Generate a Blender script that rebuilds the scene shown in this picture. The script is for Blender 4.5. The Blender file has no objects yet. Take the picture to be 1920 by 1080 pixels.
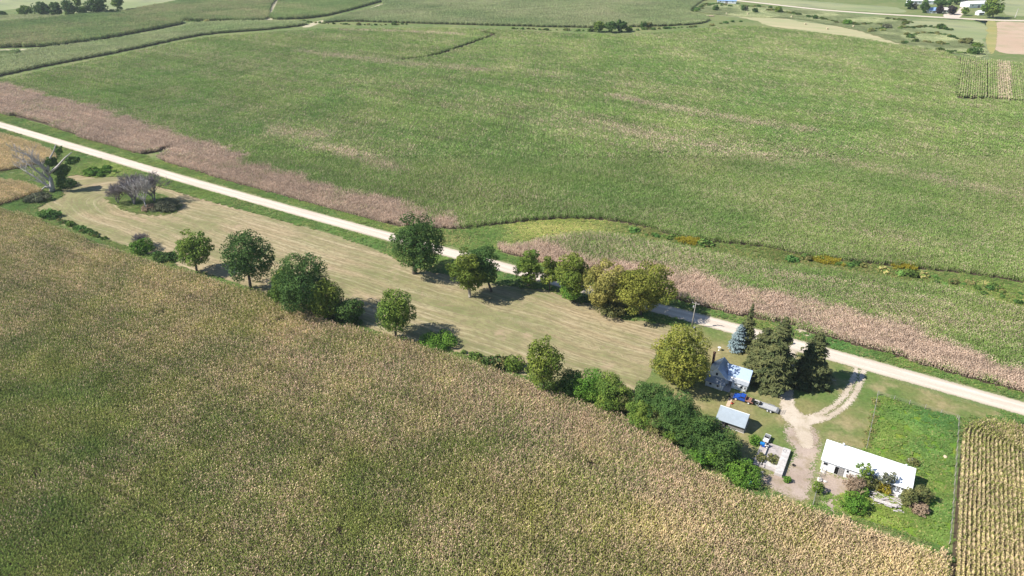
import bpy, bmesh, math, random
import numpy as np
from mathutils import Vector, Matrix
from mathutils.geometry import tessellate_polygon

SC = bpy.context.scene
COL = SC.collection
# ------------------------------------------------------------------ camera
F, DY, H = 1300.0, 740.0, 115.0           # focal length and horizon offset in source pixels, flying height
PITCH = math.atan(DY / F)
cam_d = bpy.data.cameras.new("camera"); cam = bpy.data.objects.new("camera", cam_d); COL.objects.link(cam)
cam_d.sensor_width = 36; cam_d.lens = 36 * F / 1920
cam_d.clip_start = 1; cam_d.clip_end = 8000
cam.location = (0, 0, H); cam.rotation_euler = (math.pi / 2 - PITCH, 0, 0)
SC.camera = cam
# ------------------------------------------------------------------ sky and sun
ELEV = math.radians(43.5); SHAZ = math.radians(8)      # shadows fall towards +x, slightly away
w = bpy.data.worlds.new("World"); SC.world = w; w.use_nodes = True
nt = w.node_tree
sky = nt.nodes.new("ShaderNodeTexSky"); sky.sky_type = 'NISHITA'; sky.sun_disc = False
sky.sun_elevation = ELEV; sky.sun_rotation = math.radians(262)
sky.air_density = 1.0; sky.dust_density = 0.2; sky.ozone_density = 3.0
bg = nt.nodes["Background"]; bg.inputs[1].default_value = 0.08
nt.links.new(sky.outputs[0], bg.inputs[0])
sun_d = bpy.data.lights.new("sun", 'SUN'); sun_d.energy = 5.0; sun_d.angle = math.radians(0.5); sun_d.color = (1, .95, .87)
sun = bpy.data.objects.new("sun", sun_d); COL.objects.link(sun)
sdir = Vector((math.cos(SHAZ) * math.cos(ELEV), math.sin(SHAZ) * math.cos(ELEV), -math.sin(ELEV)))
sun.rotation_euler = sdir.to_track_quat('-Z', 'Y').to_euler(); sun.location = (-200, 0, 300)
SC.view_settings.view_transform = 'Standard'; SC.view_settings.look = 'None'
SC.view_settings.exposure = 0.72; SC.view_settings.gamma = 1
SC.cycles.max_bounces = 6; SC.cycles.transparent_max_bounces = 8; SC.cycles.volume_bounces = 0

# ------------------------------------------------------------------ helpers: survey
SP, CP = math.sin(PITCH), math.cos(PITCH)
def at(u, v, z=0.0):
    a = (u - 960) / F; b = (v - 540) / F
    d = np.array([a, CP - b * SP, -SP - b * CP])
    t = (z - H) / d[2]
    return np.array([d[0] * t, d[1] * t, z])
def at_depth(u, v, y):
    a = (u - 960) / F; b = (v - 540) / F
    d = np.array([a, CP - b * SP, -SP - b * CP]); t = y / d[1]
    return np.array([d[0] * t, y, H + d[2] * t])
def px(P):
    P = np.asarray(P, float); q0, q1, q2 = P[..., 0], P[..., 1], (P[..., 2] if P.shape[-1] > 2 else 0) - H
    fw = q1 * CP - q2 * SP; dn = -q1 * SP - q2 * CP
    return 960 + F * q0 / fw, 540 + F * dn / fw
def scale_at(P):                          # metres per source pixel
    return (P[1] * CP - (P[2] - H) * SP) / F
RA = math.radians(-30.7)                  # direction of the gravel road
U = np.array([math.cos(RA), math.sin(RA)]); V = np.array([-math.sin(RA), math.cos(RA)])
def ground(pts):                          # pixels (with optional height) -> ground outline
    return np.array([at(p[0], p[1], p[2] if len(p) > 2 else 0)[:2] for p in pts])
def smooth_line(P, n=6, closed=False):
    P = np.asarray(P, float); out = []; N = len(P)
    for i in range(N if closed else N - 1):
        if closed: p0, p1, p2, p3 = P[(i - 1) % N], P[i], P[(i + 1) % N], P[(i + 2) % N]
        else: p0, p1, p2, p3 = P[max(i - 1, 0)], P[i], P[i + 1], P[min(i + 2, N - 1)]
        for k in range(n):
            t = k / n
            out.append(.5 * (2 * p1 + (p2 - p0) * t + (2 * p0 - 5 * p1 + 4 * p2 - p3) * t * t + (3 * p1 - p0 - 3 * p2 + p3) * t ** 3))
    if not closed: out.append(P[-1])
    return np.array(out)
def inside(poly, P):
    x, y = P[:, 0], P[:, 1]; r = np.zeros(len(P), bool); n = len(poly)
    for i in range(n):
        x0, y0 = poly[i]; x1, y1 = poly[(i + 1) % n]
        if y0 == y1: continue
        c = ((y0 > y) != (y1 > y)) & (x < (x1 - x0) * (y - y0) / (y1 - y0) + x0); r ^= c
    return r
def seg_dist(line, P, closed=False):
    d = np.full(len(P), 1e9); n = len(line)
    for i in range(n if closed else n - 1):
        a = line[i]; b = line[(i + 1) % n]; ab = b - a; L = ab @ ab
        if L < 1e-9: continue
        t = np.clip(((P - a) @ ab) / L, 0, 1); d = np.minimum(d, np.hypot(*(P - a - t[:, None] * ab).T))
    return d
def sdist(poly, P):
    d = seg_dist(poly, P, True); return np.where(inside(poly, P), d, -d)
_tabs = {}
def vnoise(x, y, seed=0):
    if seed not in _tabs: _tabs[seed] = np.random.default_rng(seed + 77).random((256, 256))
    T = _tabs[seed]; x = np.asarray(x); y = np.asarray(y)
    xi = np.floor(x).astype(int); yi = np.floor(y).astype(int); fx = x - xi; fy = y - yi
    fx = fx * fx * (3 - 2 * fx); fy = fy * fy * (3 - 2 * fy)
    g = lambda i, j: T[(xi + i) % 256, (yi + j) % 256]
    return (g(0, 0) * (1 - fx) + g(1, 0) * fx) * (1 - fy) + (g(0, 1) * (1 - fx) + g(1, 1) * fx) * fy
def fbm(x, y, seed=0, o=4):
    s = 0; a = .5; t = 0
    for i in range(o): s = s + a * vnoise(x * 2 ** i, y * 2 ** i, seed + i); t += a; a *= .55
    return s / t
def sstep(a, b, x):
    t = np.clip((x - a) / (b - a), 0, 1); return t * t * (3 - 2 * t)

# ------------------------------------------------------------------ helpers: objects
def tag(o, label=None, cat=None, group=None, kind=None):
    if label: o["label"] = label
    if cat: o["category"] = cat
    if group: o["group"] = group
    if kind: o["kind"] = kind
    return o
def link(o, parent=None):
    COL.objects.link(o)
    if parent is not None: o.parent = parent
    return o
def empty(name, loc, rz=0.0):
    o = bpy.data.objects.new(name, None); o.empty_display_size = .5; o.location = loc; o.rotation_euler = (0, 0, rz)
    return link(o)
def copy_tree(o, parent=None):
    c = o.copy(); link(c, parent)
    for ch in list(o.children): copy_tree(ch, c)
    return c
def np_mesh(name, verts, faces_n, idx, attrs=None, mat=None, smooth=False):
    """verts (N,3); faces all with faces_n corners, idx flat"""
    me = bpy.data.meshes.new(name); nf = len(idx) // faces_n
    me.vertices.add(len(verts)); me.vertices.foreach_set("co", np.asarray(verts, np.float32).ravel())
    me.loops.add(len(idx)); me.loops.foreach_set("vertex_index", np.asarray(idx, np.int32))
    me.polygons.add(nf); me.polygons.foreach_set("loop_start", np.arange(0, nf * faces_n, faces_n, dtype=np.int32))
    me.polygons.foreach_set("loop_total", np.full(nf, faces_n, np.int32))
    me.polygons.foreach_set("use_smooth", np.full(nf, smooth, bool))
    for k, v in (attrs or {}).items():
        a = me.attributes.new(k, 'FLOAT', 'POINT'); a.data.foreach_set("value", np.asarray(v, np.float32))
    if mat: me.materials.append(mat)
    me.update(calc_edges=True); return me
class MB:
    """collects solid shapes, builds them as one mesh object"""
    def __init__(s): s.v = []; s.f = []
    def add(s, vs, fs):
        o = len(s.v); s.v += [tuple(map(float, p)) for p in vs]; s.f += [tuple(i + o for i in f) for f in fs]; return s
    def box(s, x0, x1, y0, y1, z0, z1):
        return s.add([(x0, y0, z0), (x1, y0, z0), (x1, y1, z0), (x0, y1, z0), (x0, y0, z1), (x1, y0, z1), (x1, y1, z1), (x0, y1, z1)],
                     [(3, 2, 1, 0), (4, 5, 6, 7), (0, 1, 5, 4), (1, 2, 6, 5), (2, 3, 7, 6), (3, 0, 4, 7)])
    def prism(s, prof, axis, a, b):       # profile of 2D points swept along an axis ('x','y','z') from a to b
        n = len(prof); m = {'x': lambda p, t: (t, p[0], p[1]), 'y': lambda p, t: (p[0], t, p[1]), 'z': lambda p, t: (p[0], p[1], t)}[axis]
        vs = [m(p, a) for p in prof] + [m(p, b) for p in prof]
        return s.add(vs, [tuple(range(n))[::-1], tuple(range(n, 2 * n))] + [(i, (i + 1) % n, n + (i + 1) % n, n + i) for i in range(n)])
    def slab(s, a, b, c, d, t):           # a quad thickened downwards
        vs = [a, b, c, d] + [(p[0], p[1], p[2] - t) for p in (a, b, c, d)]
        return s.add(vs, [(0, 1, 2, 3), (7, 6, 5, 4), (0, 4, 5, 1), (1, 5, 6, 2), (2, 6, 7, 3), (3, 7, 4, 0)])
    def tube(s, path, rad, n=6):
        path = [Vector(p) for p in path]; rings = []
        for i, p in enumerate(path):
            d = (path[min(i + 1, len(path) - 1)] - path[max(i - 1, 0)]).normalized()
            q = d.to_track_quat('Z', 'Y'); r = rad[i] if hasattr(rad, '__len__') else rad
            rings.append([p + q @ Vector((math.cos(2 * math.pi * k / n) * r, math.sin(2 * math.pi * k / n) * r, 0)) for k in range(n)])
        vs = [v for rg in rings for v in rg]; fs = []
        for i in range(len(path) - 1):
            for k in range(n): fs.append((i * n + k, i * n + (k + 1) % n, (i + 1) * n + (k + 1) % n, (i + 1) * n + k))
        fs += [tuple(range(n))[::-1], tuple(range((len(path) - 1) * n, len(path) * n))]
        return s.add(vs, fs)
    def wheel(s, x, y, z, r, w_, n=16, axis='y'):
        prof = [(math.cos(2 * math.pi * k / n) * r, math.sin(2 * math.pi * k / n) * r) for k in range(n)]
        if axis == 'y': return s.prism([(x + a, z + b) for a, b in prof], 'y', y - w_ / 2, y + w_ / 2)
        return s.prism([(y + a, z + b) for a, b in prof], 'x', x - w_ / 2, x + w_ / 2)
    def lathe(s, prof, n=14, c=(0, 0)):
        k0 = len(prof); vs = [(c[0] + r * math.cos(2 * math.pi * k / n), c[1] + r * math.sin(2 * math.pi * k / n), z) for r, z in prof for k in range(n)]
        fs = [(i * n + k, i * n + (k + 1) % n, (i + 1) * n + (k + 1) % n, (i + 1) * n + k) for i in range(k0 - 1) for k in range(n)]
        fs += [tuple(range(n))[::-1], tuple(range((k0 - 1) * n, k0 * n))]
        return s.add(vs, fs)
    def build(s, name, mat, parent=None, bevel=0, smooth=False):
        me = bpy.data.meshes.new(name); me.from_pydata(s.v, [], s.f); me.materials.append(mat)
        bm = bmesh.new(); bm.from_mesh(me); bmesh.ops.recalc_face_normals(bm, faces=bm.faces)
        if bevel: bmesh.ops.bevel(bm, geom=list(bm.edges), offset=bevel, segments=2, affect='EDGES', clamp_overlap=True)
        for f in bm.faces: f.smooth = smooth
        bm.to_mesh(me); bm.free()
        return link(bpy.data.objects.new(name, me), parent)

# ------------------------------------------------------------------ materials
def lin(r, g, b):
    f = lambda c: (c / 255 / 12.92) if c / 255 <= .04045 else ((c / 255 + .055) / 1.055) ** 2.4
    return (f(r), f(g), f(b), 1)
class NT:
    def __init__(s, name):
        s.m = bpy.data.materials.new(name); s.m.use_nodes = True; s.t = s.m.node_tree
        for n in list(s.t.nodes): s.t.nodes.remove(n)
        s.out = s.t.nodes.new("ShaderNodeOutputMaterial")
    def n(s, typ, **k):
        d = s.t.nodes.new(typ)
        for a, b in k.items(): setattr(d, a, b)
        return d
    def l(s, a, b): s.t.links.new(a, b)
    def put(s, sock, v):
        if isinstance(v, bpy.types.NodeSocket): s.l(v, sock)
        else: sock.default_value = v
    def math(s, op, a, b=0.0, c=None, clamp=False):
        d = s.n("ShaderNodeMath", operation=op, use_clamp=clamp); s.put(d.inputs[0], a); s.put(d.inputs[1], b)
        if c is not None: s.put(d.inputs[2], c)
        return d.outputs[0]
    def mix(s, f, a, b):
        d = s.n("ShaderNodeMix", data_type='RGBA'); s.put(d.inputs[0], f); s.put(d.inputs[6], a); s.put(d.inputs[7], b); return d.outputs[2]
    def ramp(s, v, lo, hi, a=0.0, b=1.0):
        d = s.n("ShaderNodeMapRange", interpolation_type='SMOOTHSTEP'); s.put(d.inputs[0], v)
        for i, q in enumerate((lo, hi, a, b)): d.inputs[i + 1].default_value = q
        return d.outputs[0]
    def pos(s): return s.n("ShaderNodeNewGeometry").outputs["Position"]
    def objpos(s): return s.n("ShaderNodeTexCoord").outputs["Object"]
    def mapping(s, v, sc=(1, 1, 1), rz=0.0, loc=(0, 0, 0)):
        d = s.n("ShaderNodeMapping"); s.l(v, d.inputs[0]); d.inputs[1].default_value = loc; d.inputs[2].default_value = (0, 0, rz); d.inputs[3].default_value = sc; return d.outputs[0]
    def noise(s, v, sc, det=3.0, rough=.55):
        d = s.n("ShaderNodeTexNoise"); s.l(v, d.inputs["Vector"]); d.inputs["Scale"].default_value = sc
        d.inputs["Detail"].default_value = det; d.inputs["Roughness"].default_value = rough; return d.outputs[0]
    def attr(s, name, typ='GEOMETRY'):
        return s.n("ShaderNodeAttribute", attribute_name=name, attribute_type=typ).outputs["Fac"]
    def bsdf(s, col, rough=.9, spec=.2, metal=0.0):
        d = s.n("ShaderNodeBsdfPrincipled"); s.put(d.inputs["Base Color"], col); d.inputs["Roughness"].default_value = rough
        d.inputs["Specular IOR Level"].default_value = spec; d.inputs["Metallic"].default_value = metal; return d
    def bump(s, d, h, dist=.1, st=1.0):
        b = s.n("ShaderNodeBump"); b.inputs["Distance"].default_value = dist; b.inputs["Strength"].default_value = st
        s.l(h, b.inputs["Height"]); s.l(b.outputs[0], d.inputs["Normal"])
    def done(s, d): s.l(d.outputs[0], s.out.inputs[0]); return s.m
    def fuzzy(s, d, amp=3.0, sc=.25, hi=.5):      # ragged outline of a ground patch from its signed distance
        sd = s.attr("sd"); n1 = s.noise(s.pos(), sc, 4, .65)
        n2 = s.noise(s.pos(), 2.2, 3, .7)
        a = s.math('ADD', sd, s.math('MULTIPLY', s.math('SUBTRACT', n1, .5), amp)); a = s.math('ADD', a, s.math('MULTIPLY', s.math('SUBTRACT', n2, .5), hi))
        tr = s.n("ShaderNodeBsdfTransparent"); mx = s.n("ShaderNodeMixShader")
        s.l(s.ramp(a, -.15, .15), mx.inputs[0]); s.l(tr.outputs[0], mx.inputs[1]); s.l(d.outputs[0], mx.inputs[2])
        s.l(mx.outputs[0], s.out.inputs[0]); return s.m

def ground_mat(name, cols, sc=(.02, .15, 1.2), stretch=None, fuzz=None, bump=.15, fine=.35):
    """three colours mixed by noises at three scales"""
    k = NT(name); p = k.pos(); q = k.mapping(p, (stretch[0], stretch[1], 1), 0) if stretch else p
    if stretch: q = k.mapping(k.mapping(p, (1, 1, 1), -RA), (stretch[0], stretch[1], 1))
    n1 = k.noise(q, sc[0], 4); n2 = k.noise(q, sc[1], 4, .6); n3 = k.noise(p, sc[2], 3, .7)
    c = k.mix(k.ramp(n1, .38, .62), cols[0], cols[1])
    c = k.mix(k.math('MULTIPLY', k.ramp(n2, .45, .7), .8), c, cols[2])
    hs = k.n("ShaderNodeHueSaturation"); hs.inputs["Saturation"].default_value = 1
    k.l(k.math('ADD', k.math('MULTIPLY', k.math('SUBTRACT', n3, .5), fine * 2), 1.0), hs.inputs["Value"]); k.l(c, hs.inputs["Color"])
    d = k.bsdf(hs.outputs[0], .95, .1)
    k.bump(d, k.math('ADD', n3, k.math('MULTIPLY', n2, .6)), bump, .8)
    return k.fuzzy(d, *fuzz) if fuzz else k.done(d)
def plain(name, col, rough=.7, var=.15, sc=1.5, spec=.3, metal=0.0, dirt=None, bump=0.0):
    k = NT(name); p = k.objpos(); n1 = k.noise(p, sc, 5, .65)
    c = k.mix(k.ramp(n1, .3, .7), tuple(x * (1 - var) for x in col[:3]) + (1,), tuple(min(1, x * (1 + var)) for x in col[:3]) + (1,))
    if dirt: c = k.mix(k.math('MULTIPLY', k.ramp(k.noise(p, sc * .6, 5, .7), .5, .75), .7), c, dirt)
    d = k.bsdf(c, rough, spec, metal)
    if bump: k.bump(d, k.noise(p, sc * 6, 3), bump)
    return k.done(d)
def leaf_mat(name, dark, mid, light, trans=.17):
    k = NT(name); r = k.attr("r"); l_ = k.attr("lobe")
    c = k.mix(k.ramp(r, 0, 1), dark, mid); c = k.mix(k.math('MULTIPLY', l_, .75), c, light)
    d = k.bsdf(c, .75, .12); t = k.n("ShaderNodeBsdfTranslucent"); k.l(c, t.inputs[0])
    mx = k.n("ShaderNodeMixShader"); mx.inputs[0].default_value = trans
    k.l(d.outputs[0], mx.inputs[1]); k.l(t.outputs[0], mx.inputs[2]); k.l(mx.outputs[0], k.out.inputs[0]); return k.m
def crop_mat(name, g1, g2, t1, t2, trans=.2):
    k = NT(name); r = k.attr("r"); r2 = k.attr("q")
    dry = k.attr("dry", 'INSTANCER'); hue = k.attr("hue", 'INSTANCER'); val = k.attr("val", 'INSTANCER')
    n = k.math('MULTIPLY', k.math('SUBTRACT', k.noise(k.pos(), .9, 2), .5), .5)
    f = k.ramp(k.math('SUBTRACT', k.math('ADD', dry, n), r), -.22, .22)
    g = k.mix(hue, g1, g2); t = k.mix(k.math('ADD', k.math('MULTIPLY', hue, .7), k.math('MULTIPLY', r2, .3)), t1, t2); c = k.mix(f, g, t)
    hs = k.n("ShaderNodeHueSaturation"); k.l(k.math('MULTIPLY', val, k.math('ADD', .82, k.math('MULTIPLY', r2, .36))), hs.inputs["Value"]); k.l(c, hs.inputs["Color"])
    d = k.bsdf(hs.outputs[0], .8, .1); tn = k.n("ShaderNodeBsdfTranslucent"); k.l(hs.outputs[0], tn.inputs[0])
    mx = k.n("ShaderNodeMixShader"); mx.inputs[0].default_value = trans
    k.l(d.outputs[0], mx.inputs[1]); k.l(tn.outputs[0], mx.inputs[2]); k.l(mx.outputs[0], k.out.inputs[0]); return k.m

M = {}
M['grass'] = ground_mat('grass', [(.12, .17, .055, 1), (.17, .20, .075, 1), (.22, .21, .10, 1)])
def road_mat():
    k = NT('gravel'); p = k.pos(); q = k.mapping(k.mapping(p, (1, 1, 1), -RA), (.12, 1.6, 1)); sd = k.attr("sd"); n1 = k.noise(q, .5, 4); n2 = k.noise(p, 1.6, 4, .7)
    c = k.mix(k.ramp(n1, .35, .65), (.56, .48, .40, 1), (.68, .60, .51, 1)); c = k.mix(k.math('MULTIPLY', k.ramp(n2, .45, .75), .5), c, (.44, .36, .28, 1))
    sh = k.ramp(k.math('ADD', sd, k.math('MULTIPLY', k.math('SUBTRACT', n2, .5), 1.2)), 1.1, .1); c = k.mix(k.math('MULTIPLY', sh, .75), c, (.36, .32, .22, 1))
    wt = k.ramp(k.math('ABSOLUTE', k.math('SUBTRACT', sd, 1.7)), .15, .6); c = k.mix(k.math('MULTIPLY', wt, .3), c, (.45, .37, .29, 1))
    d = k.bsdf(c, .95, .08); k.bump(d, n2, .04); return k.fuzzy(d, 1.0, .5, 1.4)
M['road'] = road_mat()
M['drive'] = ground_mat('drive_gravel', [(.46, .385, .30, 1), (.54, .465, .375, 1), (.36, .30, .21, 1)], (.08, .4, 2.5), None, (1.6, .5, 3.2), .04, .25)
M['dirt'] = ground_mat('dirt', [(.34, .265, .215, 1), (.42, .34, .285, 1), (.27, .22, .14, 1)], (.08, .4, 2.5), None, (4.0, .35, 7), .05, .3)
M['lawn'] = ground_mat('lawn', [(.105, .16, .042, 1), (.22, .20, .085, 1), (.32, .255, .14, 1)], (.045, .13, 1.1), None, (5.0, .2, 5), .1, .5)
M['pasture'] = ground_mat('pasture', [(.07, .18, .025, 1), (.14, .22, .03, 1), (.20, .23, .035, 1)], (.08, .3, 1.2), None, (1.0, .4), .3, .45)
M['soil'] = ground_mat('soil', [(.07, .055, .035, 1), (.09, .07, .045, 1), (.11, .085, .055, 1)], bump=.1)
M['tan_hay'] = ground_mat('cut_hay', [(.36, .34, .19, 1), (.44, .38, .23, 1), (.30, .32, .16, 1)], (.012, .06, .6), (.3, 1.5), (12, .06), .05, .15)
M['pale_pasture'] = ground_mat('pale_pasture', [(.22, .26, .12, 1), (.29, .30, .16, 1), (.20, .22, .13, 1)], (.012, .06, .6), (.4, 1.2), (12, .06), .05, .15)
M['creek_grass'] = ground_mat('creek_grass', [(.14, .20, .075, 1), (.24, .25, .13, 1), (.10, .13, .06, 1)], (.03, .07, .4), (.35, 1.0), (10, .06), .3, .35)
M['stubble'] = ground_mat('stubble', [(.44, .32, .23, 1), (.48, .37, .27, 1), (.34, .29, .18, 1)], (.01, .05, .6), None, (4, .1), .05, .12)
M['yellow_crop'] = ground_mat('yellow_crop', [(.32, .28, .10, 1), (.26, .26, .10, 1), (.36, .30, .13, 1)], (.02, .06, .6), None, (3, .1), .1, .2)
M['far_track'] = ground_mat('far_track', [(.42, .38, .26, 1), (.46, .40, .28, 1), (.36, .36, .2, 1)], (.03, .1, .6), None, (2, .2), .03, .1)
def hay_mat():
    k = NT('mown_hay'); p = k.pos(); d0 = k.attr("sd")
    rt = k.n("ShaderNodeSeparateXYZ"); k.l(k.mapping(p, rz=-RA), rt.inputs[0])
    wob = k.math('MULTIPLY', k.noise(p, .03, 2), 5.0)
    lane = k.attr("lane")
    def st(fd, fa, det=3):
        cv = k.n("ShaderNodeCombineXYZ"); k.l(k.math('MULTIPLY', k.math('ADD', lane, wob), fd), cv.inputs[0]); k.l(k.math('MULTIPLY', rt.outputs[0], fa), cv.inputs[1])
        return k.noise(cv.outputs[0], 1.0, det, .6)
    s1 = st(.16, .012); s2 = st(.85, .02, 5); s3 = st(1.3, .10); pt = k.noise(p, .03, 4, .6)
    green = k.mix(k.ramp(k.noise(p, .15, 3), .35, .65), (.18, .19, .08, 1), (.255, .245, .115, 1))
    tan = k.mix(k.ramp(s2, .42, .58), (.335, .255, .155, 1), (.44, .345, .22, 1))
    m = k.math('ADD', k.math('MULTIPLY', s1, .55), k.math('MULTIPLY', pt, .45))
    c = k.mix(k.math('MULTIPLY', k.ramp(m, .40, .60), .85), green, tan)
    c = k.mix(k.math('MULTIPLY', k.ramp(s2, .53, .64), .4), c, (.47, .40, .265, 1))
    c = k.mix(k.math('MULTIPLY', k.ramp(s3, .48, .66), .55), c, (.19, .16, .085, 1))
    c = k.mix(k.math('MULTIPLY', k.ramp(st(1.6, .45, 4), .46, .62), .6), c, (.19, .155, .09, 1))
    c = k.mix(k.math('MULTIPLY', k.ramp(k.noise(p, .09, 4, .7), .58, .72), .6), c, (.40, .29, .2, 1))
    d = k.bsdf(c, .95, .08); k.bump(d, k.math('ADD', s2, k.math('MULTIPLY', k.noise(p, 2.2, 3, .7), .8)), .12, .8)
    return k.fuzzy(d, 1.6, .4)
M['hay'] = hay_mat()
M['bark'] = plain('bark', (.10, .085, .065), .95, .4, 3, .05, bump=.05)
M['pale_bark'] = plain('pale_bark', (.30, .27, .22), .95, .35, 3, .05, bump=.05)
M['dead_wood'] = plain('dead_wood', (.42, .39, .37), .95, .35, 2, .05)
M['dark_dead_wood'] = plain('dark_dead_wood', (.22, .195, .195), .95, .3, 2, .05)
M['leaf_dark'] = leaf_mat('leaf_dark', (0.048, 0.105, 0.027, 1), (0.076, 0.152, 0.041, 1), (0.145, 0.221, 0.051, 1))
M['leaf_mid'] = leaf_mat('leaf_mid', (0.082, 0.157, 0.029, 1), (0.138, 0.229, 0.040, 1), (0.257, 0.312, 0.055, 1))
M['leaf_bright'] = leaf_mat('leaf_bright', (0.068, 0.165, 0.024, 1), (0.112, 0.240, 0.033, 1), (0.195, 0.315, 0.045, 1))
M['leaf_yellow'] = leaf_mat('leaf_yellow', (.125, .16, .03, 1), (.21, .235, .04, 1), (.36, .34, .065, 1)) #'leaf_yellow', (0.144, 0.199, 0.029, 1), (0.255, 0.303, 0.042, 1), (0.431, 0.407, 0.067, 1))
M['leaf_lime'] = leaf_mat('leaf_lime', (0.094, 0.149, 0.026, 1), (0.165, 0.226, 0.037, 1), (0.286, 0.314, 0.055, 1))
M['leaf_pale'] = leaf_mat('leaf_pale', (0.195, 0.202, 0.052, 1), (0.299, 0.286, 0.072, 1), (0.442, 0.377, 0.111, 1))
M['leaf_gold'] = leaf_mat('leaf_gold', (.22, .19, .02, 1), (.34, .29, .03, 1), (.45, .36, .05, 1))
M['leaf_olive'] = leaf_mat('leaf_olive', (0.105, 0.128, 0.045, 1), (0.165, 0.188, 0.068, 1), (0.285, 0.255, 0.090, 1))
M['leaf_brown'] = leaf_mat('leaf_brown', (.22, .16, .11, 1), (.34, .25, .17, 1), (.44, .33, .23, 1))
M['leaf_grey'] = leaf_mat('leaf_grey', (.10, .12, .07, 1), (.16, .175, .10, 1), (.24, .235, .15, 1))
M['leaf_plum'] = leaf_mat('leaf_plum', (.035, .03, .03, 1), (.055, .045, .042, 1), (.075, .06, .055, 1))
M['needle_green'] = leaf_mat('needle_green', (0.056, 0.080, 0.035, 1), (0.095, 0.120, 0.048, 1), (0.184, 0.184, 0.071, 1), .12)
M['needle_blue'] = leaf_mat('needle_blue', (0.144, 0.208, 0.224, 1), (0.240, 0.320, 0.336, 1), (0.336, 0.416, 0.432, 1), .1)
M['corn'] = crop_mat('corn_leaves', (.14, .205, .05, 1), (.30, .30, .08, 1), (.53, .375, .29, 1), (.64, .51, .28, 1))
M['corn_green'] = crop_mat('green_corn_leaves', (.17, .25, .09, 1), (.26, .31, .12, 1), (.32, .28, .16, 1), (.44, .36, .22, 1))
M['corn_pink'] = crop_mat('pink_corn_leaves', (.14, .24, .058, 1), (.235, .305, .082, 1), (.46, .345, .265, 1), (.53, .41, .31, 1))
M['soy'] = crop_mat('pale_crop_leaves', (.22, .29, .12, 1), (.32, .36, .17, 1), (.36, .34, .2, 1), (.42, .40, .24, 1))
M['tuft'] = crop_mat('grass_blades', (.09, .20, .05, 1), (.22, .29, .06, 1), (.28, .25, .11, 1), (.46, .40, .14, 1))

# ------------------------------------------------------------------ ground sheets
def sheet(name, z, mat, polys=(), lines=(), holes=(), res=1.0, margin=2.5, lane=None, label=None, cat=None, kind='structure', smoothn=4):
    """a ground patch: a fine grid carrying its signed distance to the outline"""
    PG = [smooth_line(ground(p), smoothn, True) for p in polys]
    LN = [(l if isinstance(l, np.ndarray) else smooth_line(ground(l), 6), w_) for l, w_ in lines]
    HG = [smooth_line(ground(p), smoothn, True) for p in holes]
    allp = np.concatenate(PG + [l for l, _ in LN]); m = margin + max([w_ for _, w_ in LN], default=0)
    x0, y0 = allp.min(0) - m; x1, y1 = allp.max(0) + m
    nx = int((x1 - x0) / res) + 2; ny = int((y1 - y0) / res) + 2
    X, Y = np.meshgrid(x0 + np.arange(nx) * res, y0 + np.arange(ny) * res); P = np.stack([X.ravel(), Y.ravel()], 1)
    sd = np.full(len(P), -1e9)
    for g in PG: sd = np.maximum(sd, sdist(g, P))
    for l, w_ in LN: sd = np.maximum(sd, w_ / 2 - seg_dist(l, P))
    for g in HG: sd = np.minimum(sd, -sdist(g, P))
    keep = (sd > -margin).reshape(ny, nx)
    cell = keep[:-1, :-1] | keep[1:, :-1] | keep[:-1, 1:] | keep[1:, 1:]
    j, i = np.nonzero(cell); a = j * nx + i
    q = np.stack([a, a + 1, a + nx + 1, a + nx], 1); used, inv = np.unique(q.ravel(), return_inverse=True)
    me = np_mesh(name, np.column_stack([P[used], np.full(len(used), z)]), 4, inv.ravel(), dict({'sd': sd[used]}, **({'lane': lane(P[used], sd[used])} if lane else {})), mat)
    return tag(link(bpy.data.objects.new(name, me)), label, cat, None, kind)

g = MB(); g.add([(-6000, -1500, 0), (6000, -1500, 0), (6000, 7000, 0), (-6000, 7000, 0)], [(0, 1, 2, 3)])
tag(g.build('ground', M['grass']), 'green and straw coloured grass ground between the fields', 'ground', None, 'structure')

ROAD_PX = [(-160, 192), (0, 234), (108, 264.5), (230, 303.5), (333, 334.5), (436, 363), (521, 386.5), (636, 417.5), (741, 445), (818, 464.5), (931, 497), (966, 508), (1120, 550), (1253, 583), (1371, 613), (1478, 644), (1610, 681), (1710, 706.5), (1801, 733), (1916, 766), (2060, 806)]
rg = ground(ROAD_PX); s_ = rg @ U; t_ = rg @ V
cf = np.polyfit(s_, t_, 4); ss = np.linspace(s_.min(), s_.max(), 120); tt = np.polyval(cf, ss)
ROAD = ss[:, None] * U + tt[:, None] * V
sheet('gravel_road', .028, M['road'], lines=[(ROAD, 6.3)], res=.7, label='pale straight gravel road running diagonally between the fields', cat='road')
HAY_PX = [(69, 391), (95, 378), (118, 368), (112, 345), (124, 333), (142, 328), (180, 333), (225, 331), (280, 345), (345, 363), (440, 390), (521, 412), (590, 430), (640, 445), (700, 466), (740, 484), (790, 505), (850, 517), (930, 532), (998, 542), (1023, 543), (1076, 565), (1115, 570), (1161, 597), (1195, 602), (1232, 605), (1262, 614), (1245, 640), (1228, 670), (1221, 699), (1207, 724), (1194, 740), (1160, 726), (1110, 722), (1040, 719), (1000, 708), (940, 694), (870, 664), (790, 643), (700, 620), (600, 584), (500, 549), (420, 523), (330, 497), (250, 465), (207, 452), (138, 429), (87, 406)]
ISLE_PX = [(205, 378), (240, 392), (290, 400), (325, 396), (332, 386), (305, 372), (262, 362), (225, 366)]
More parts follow.
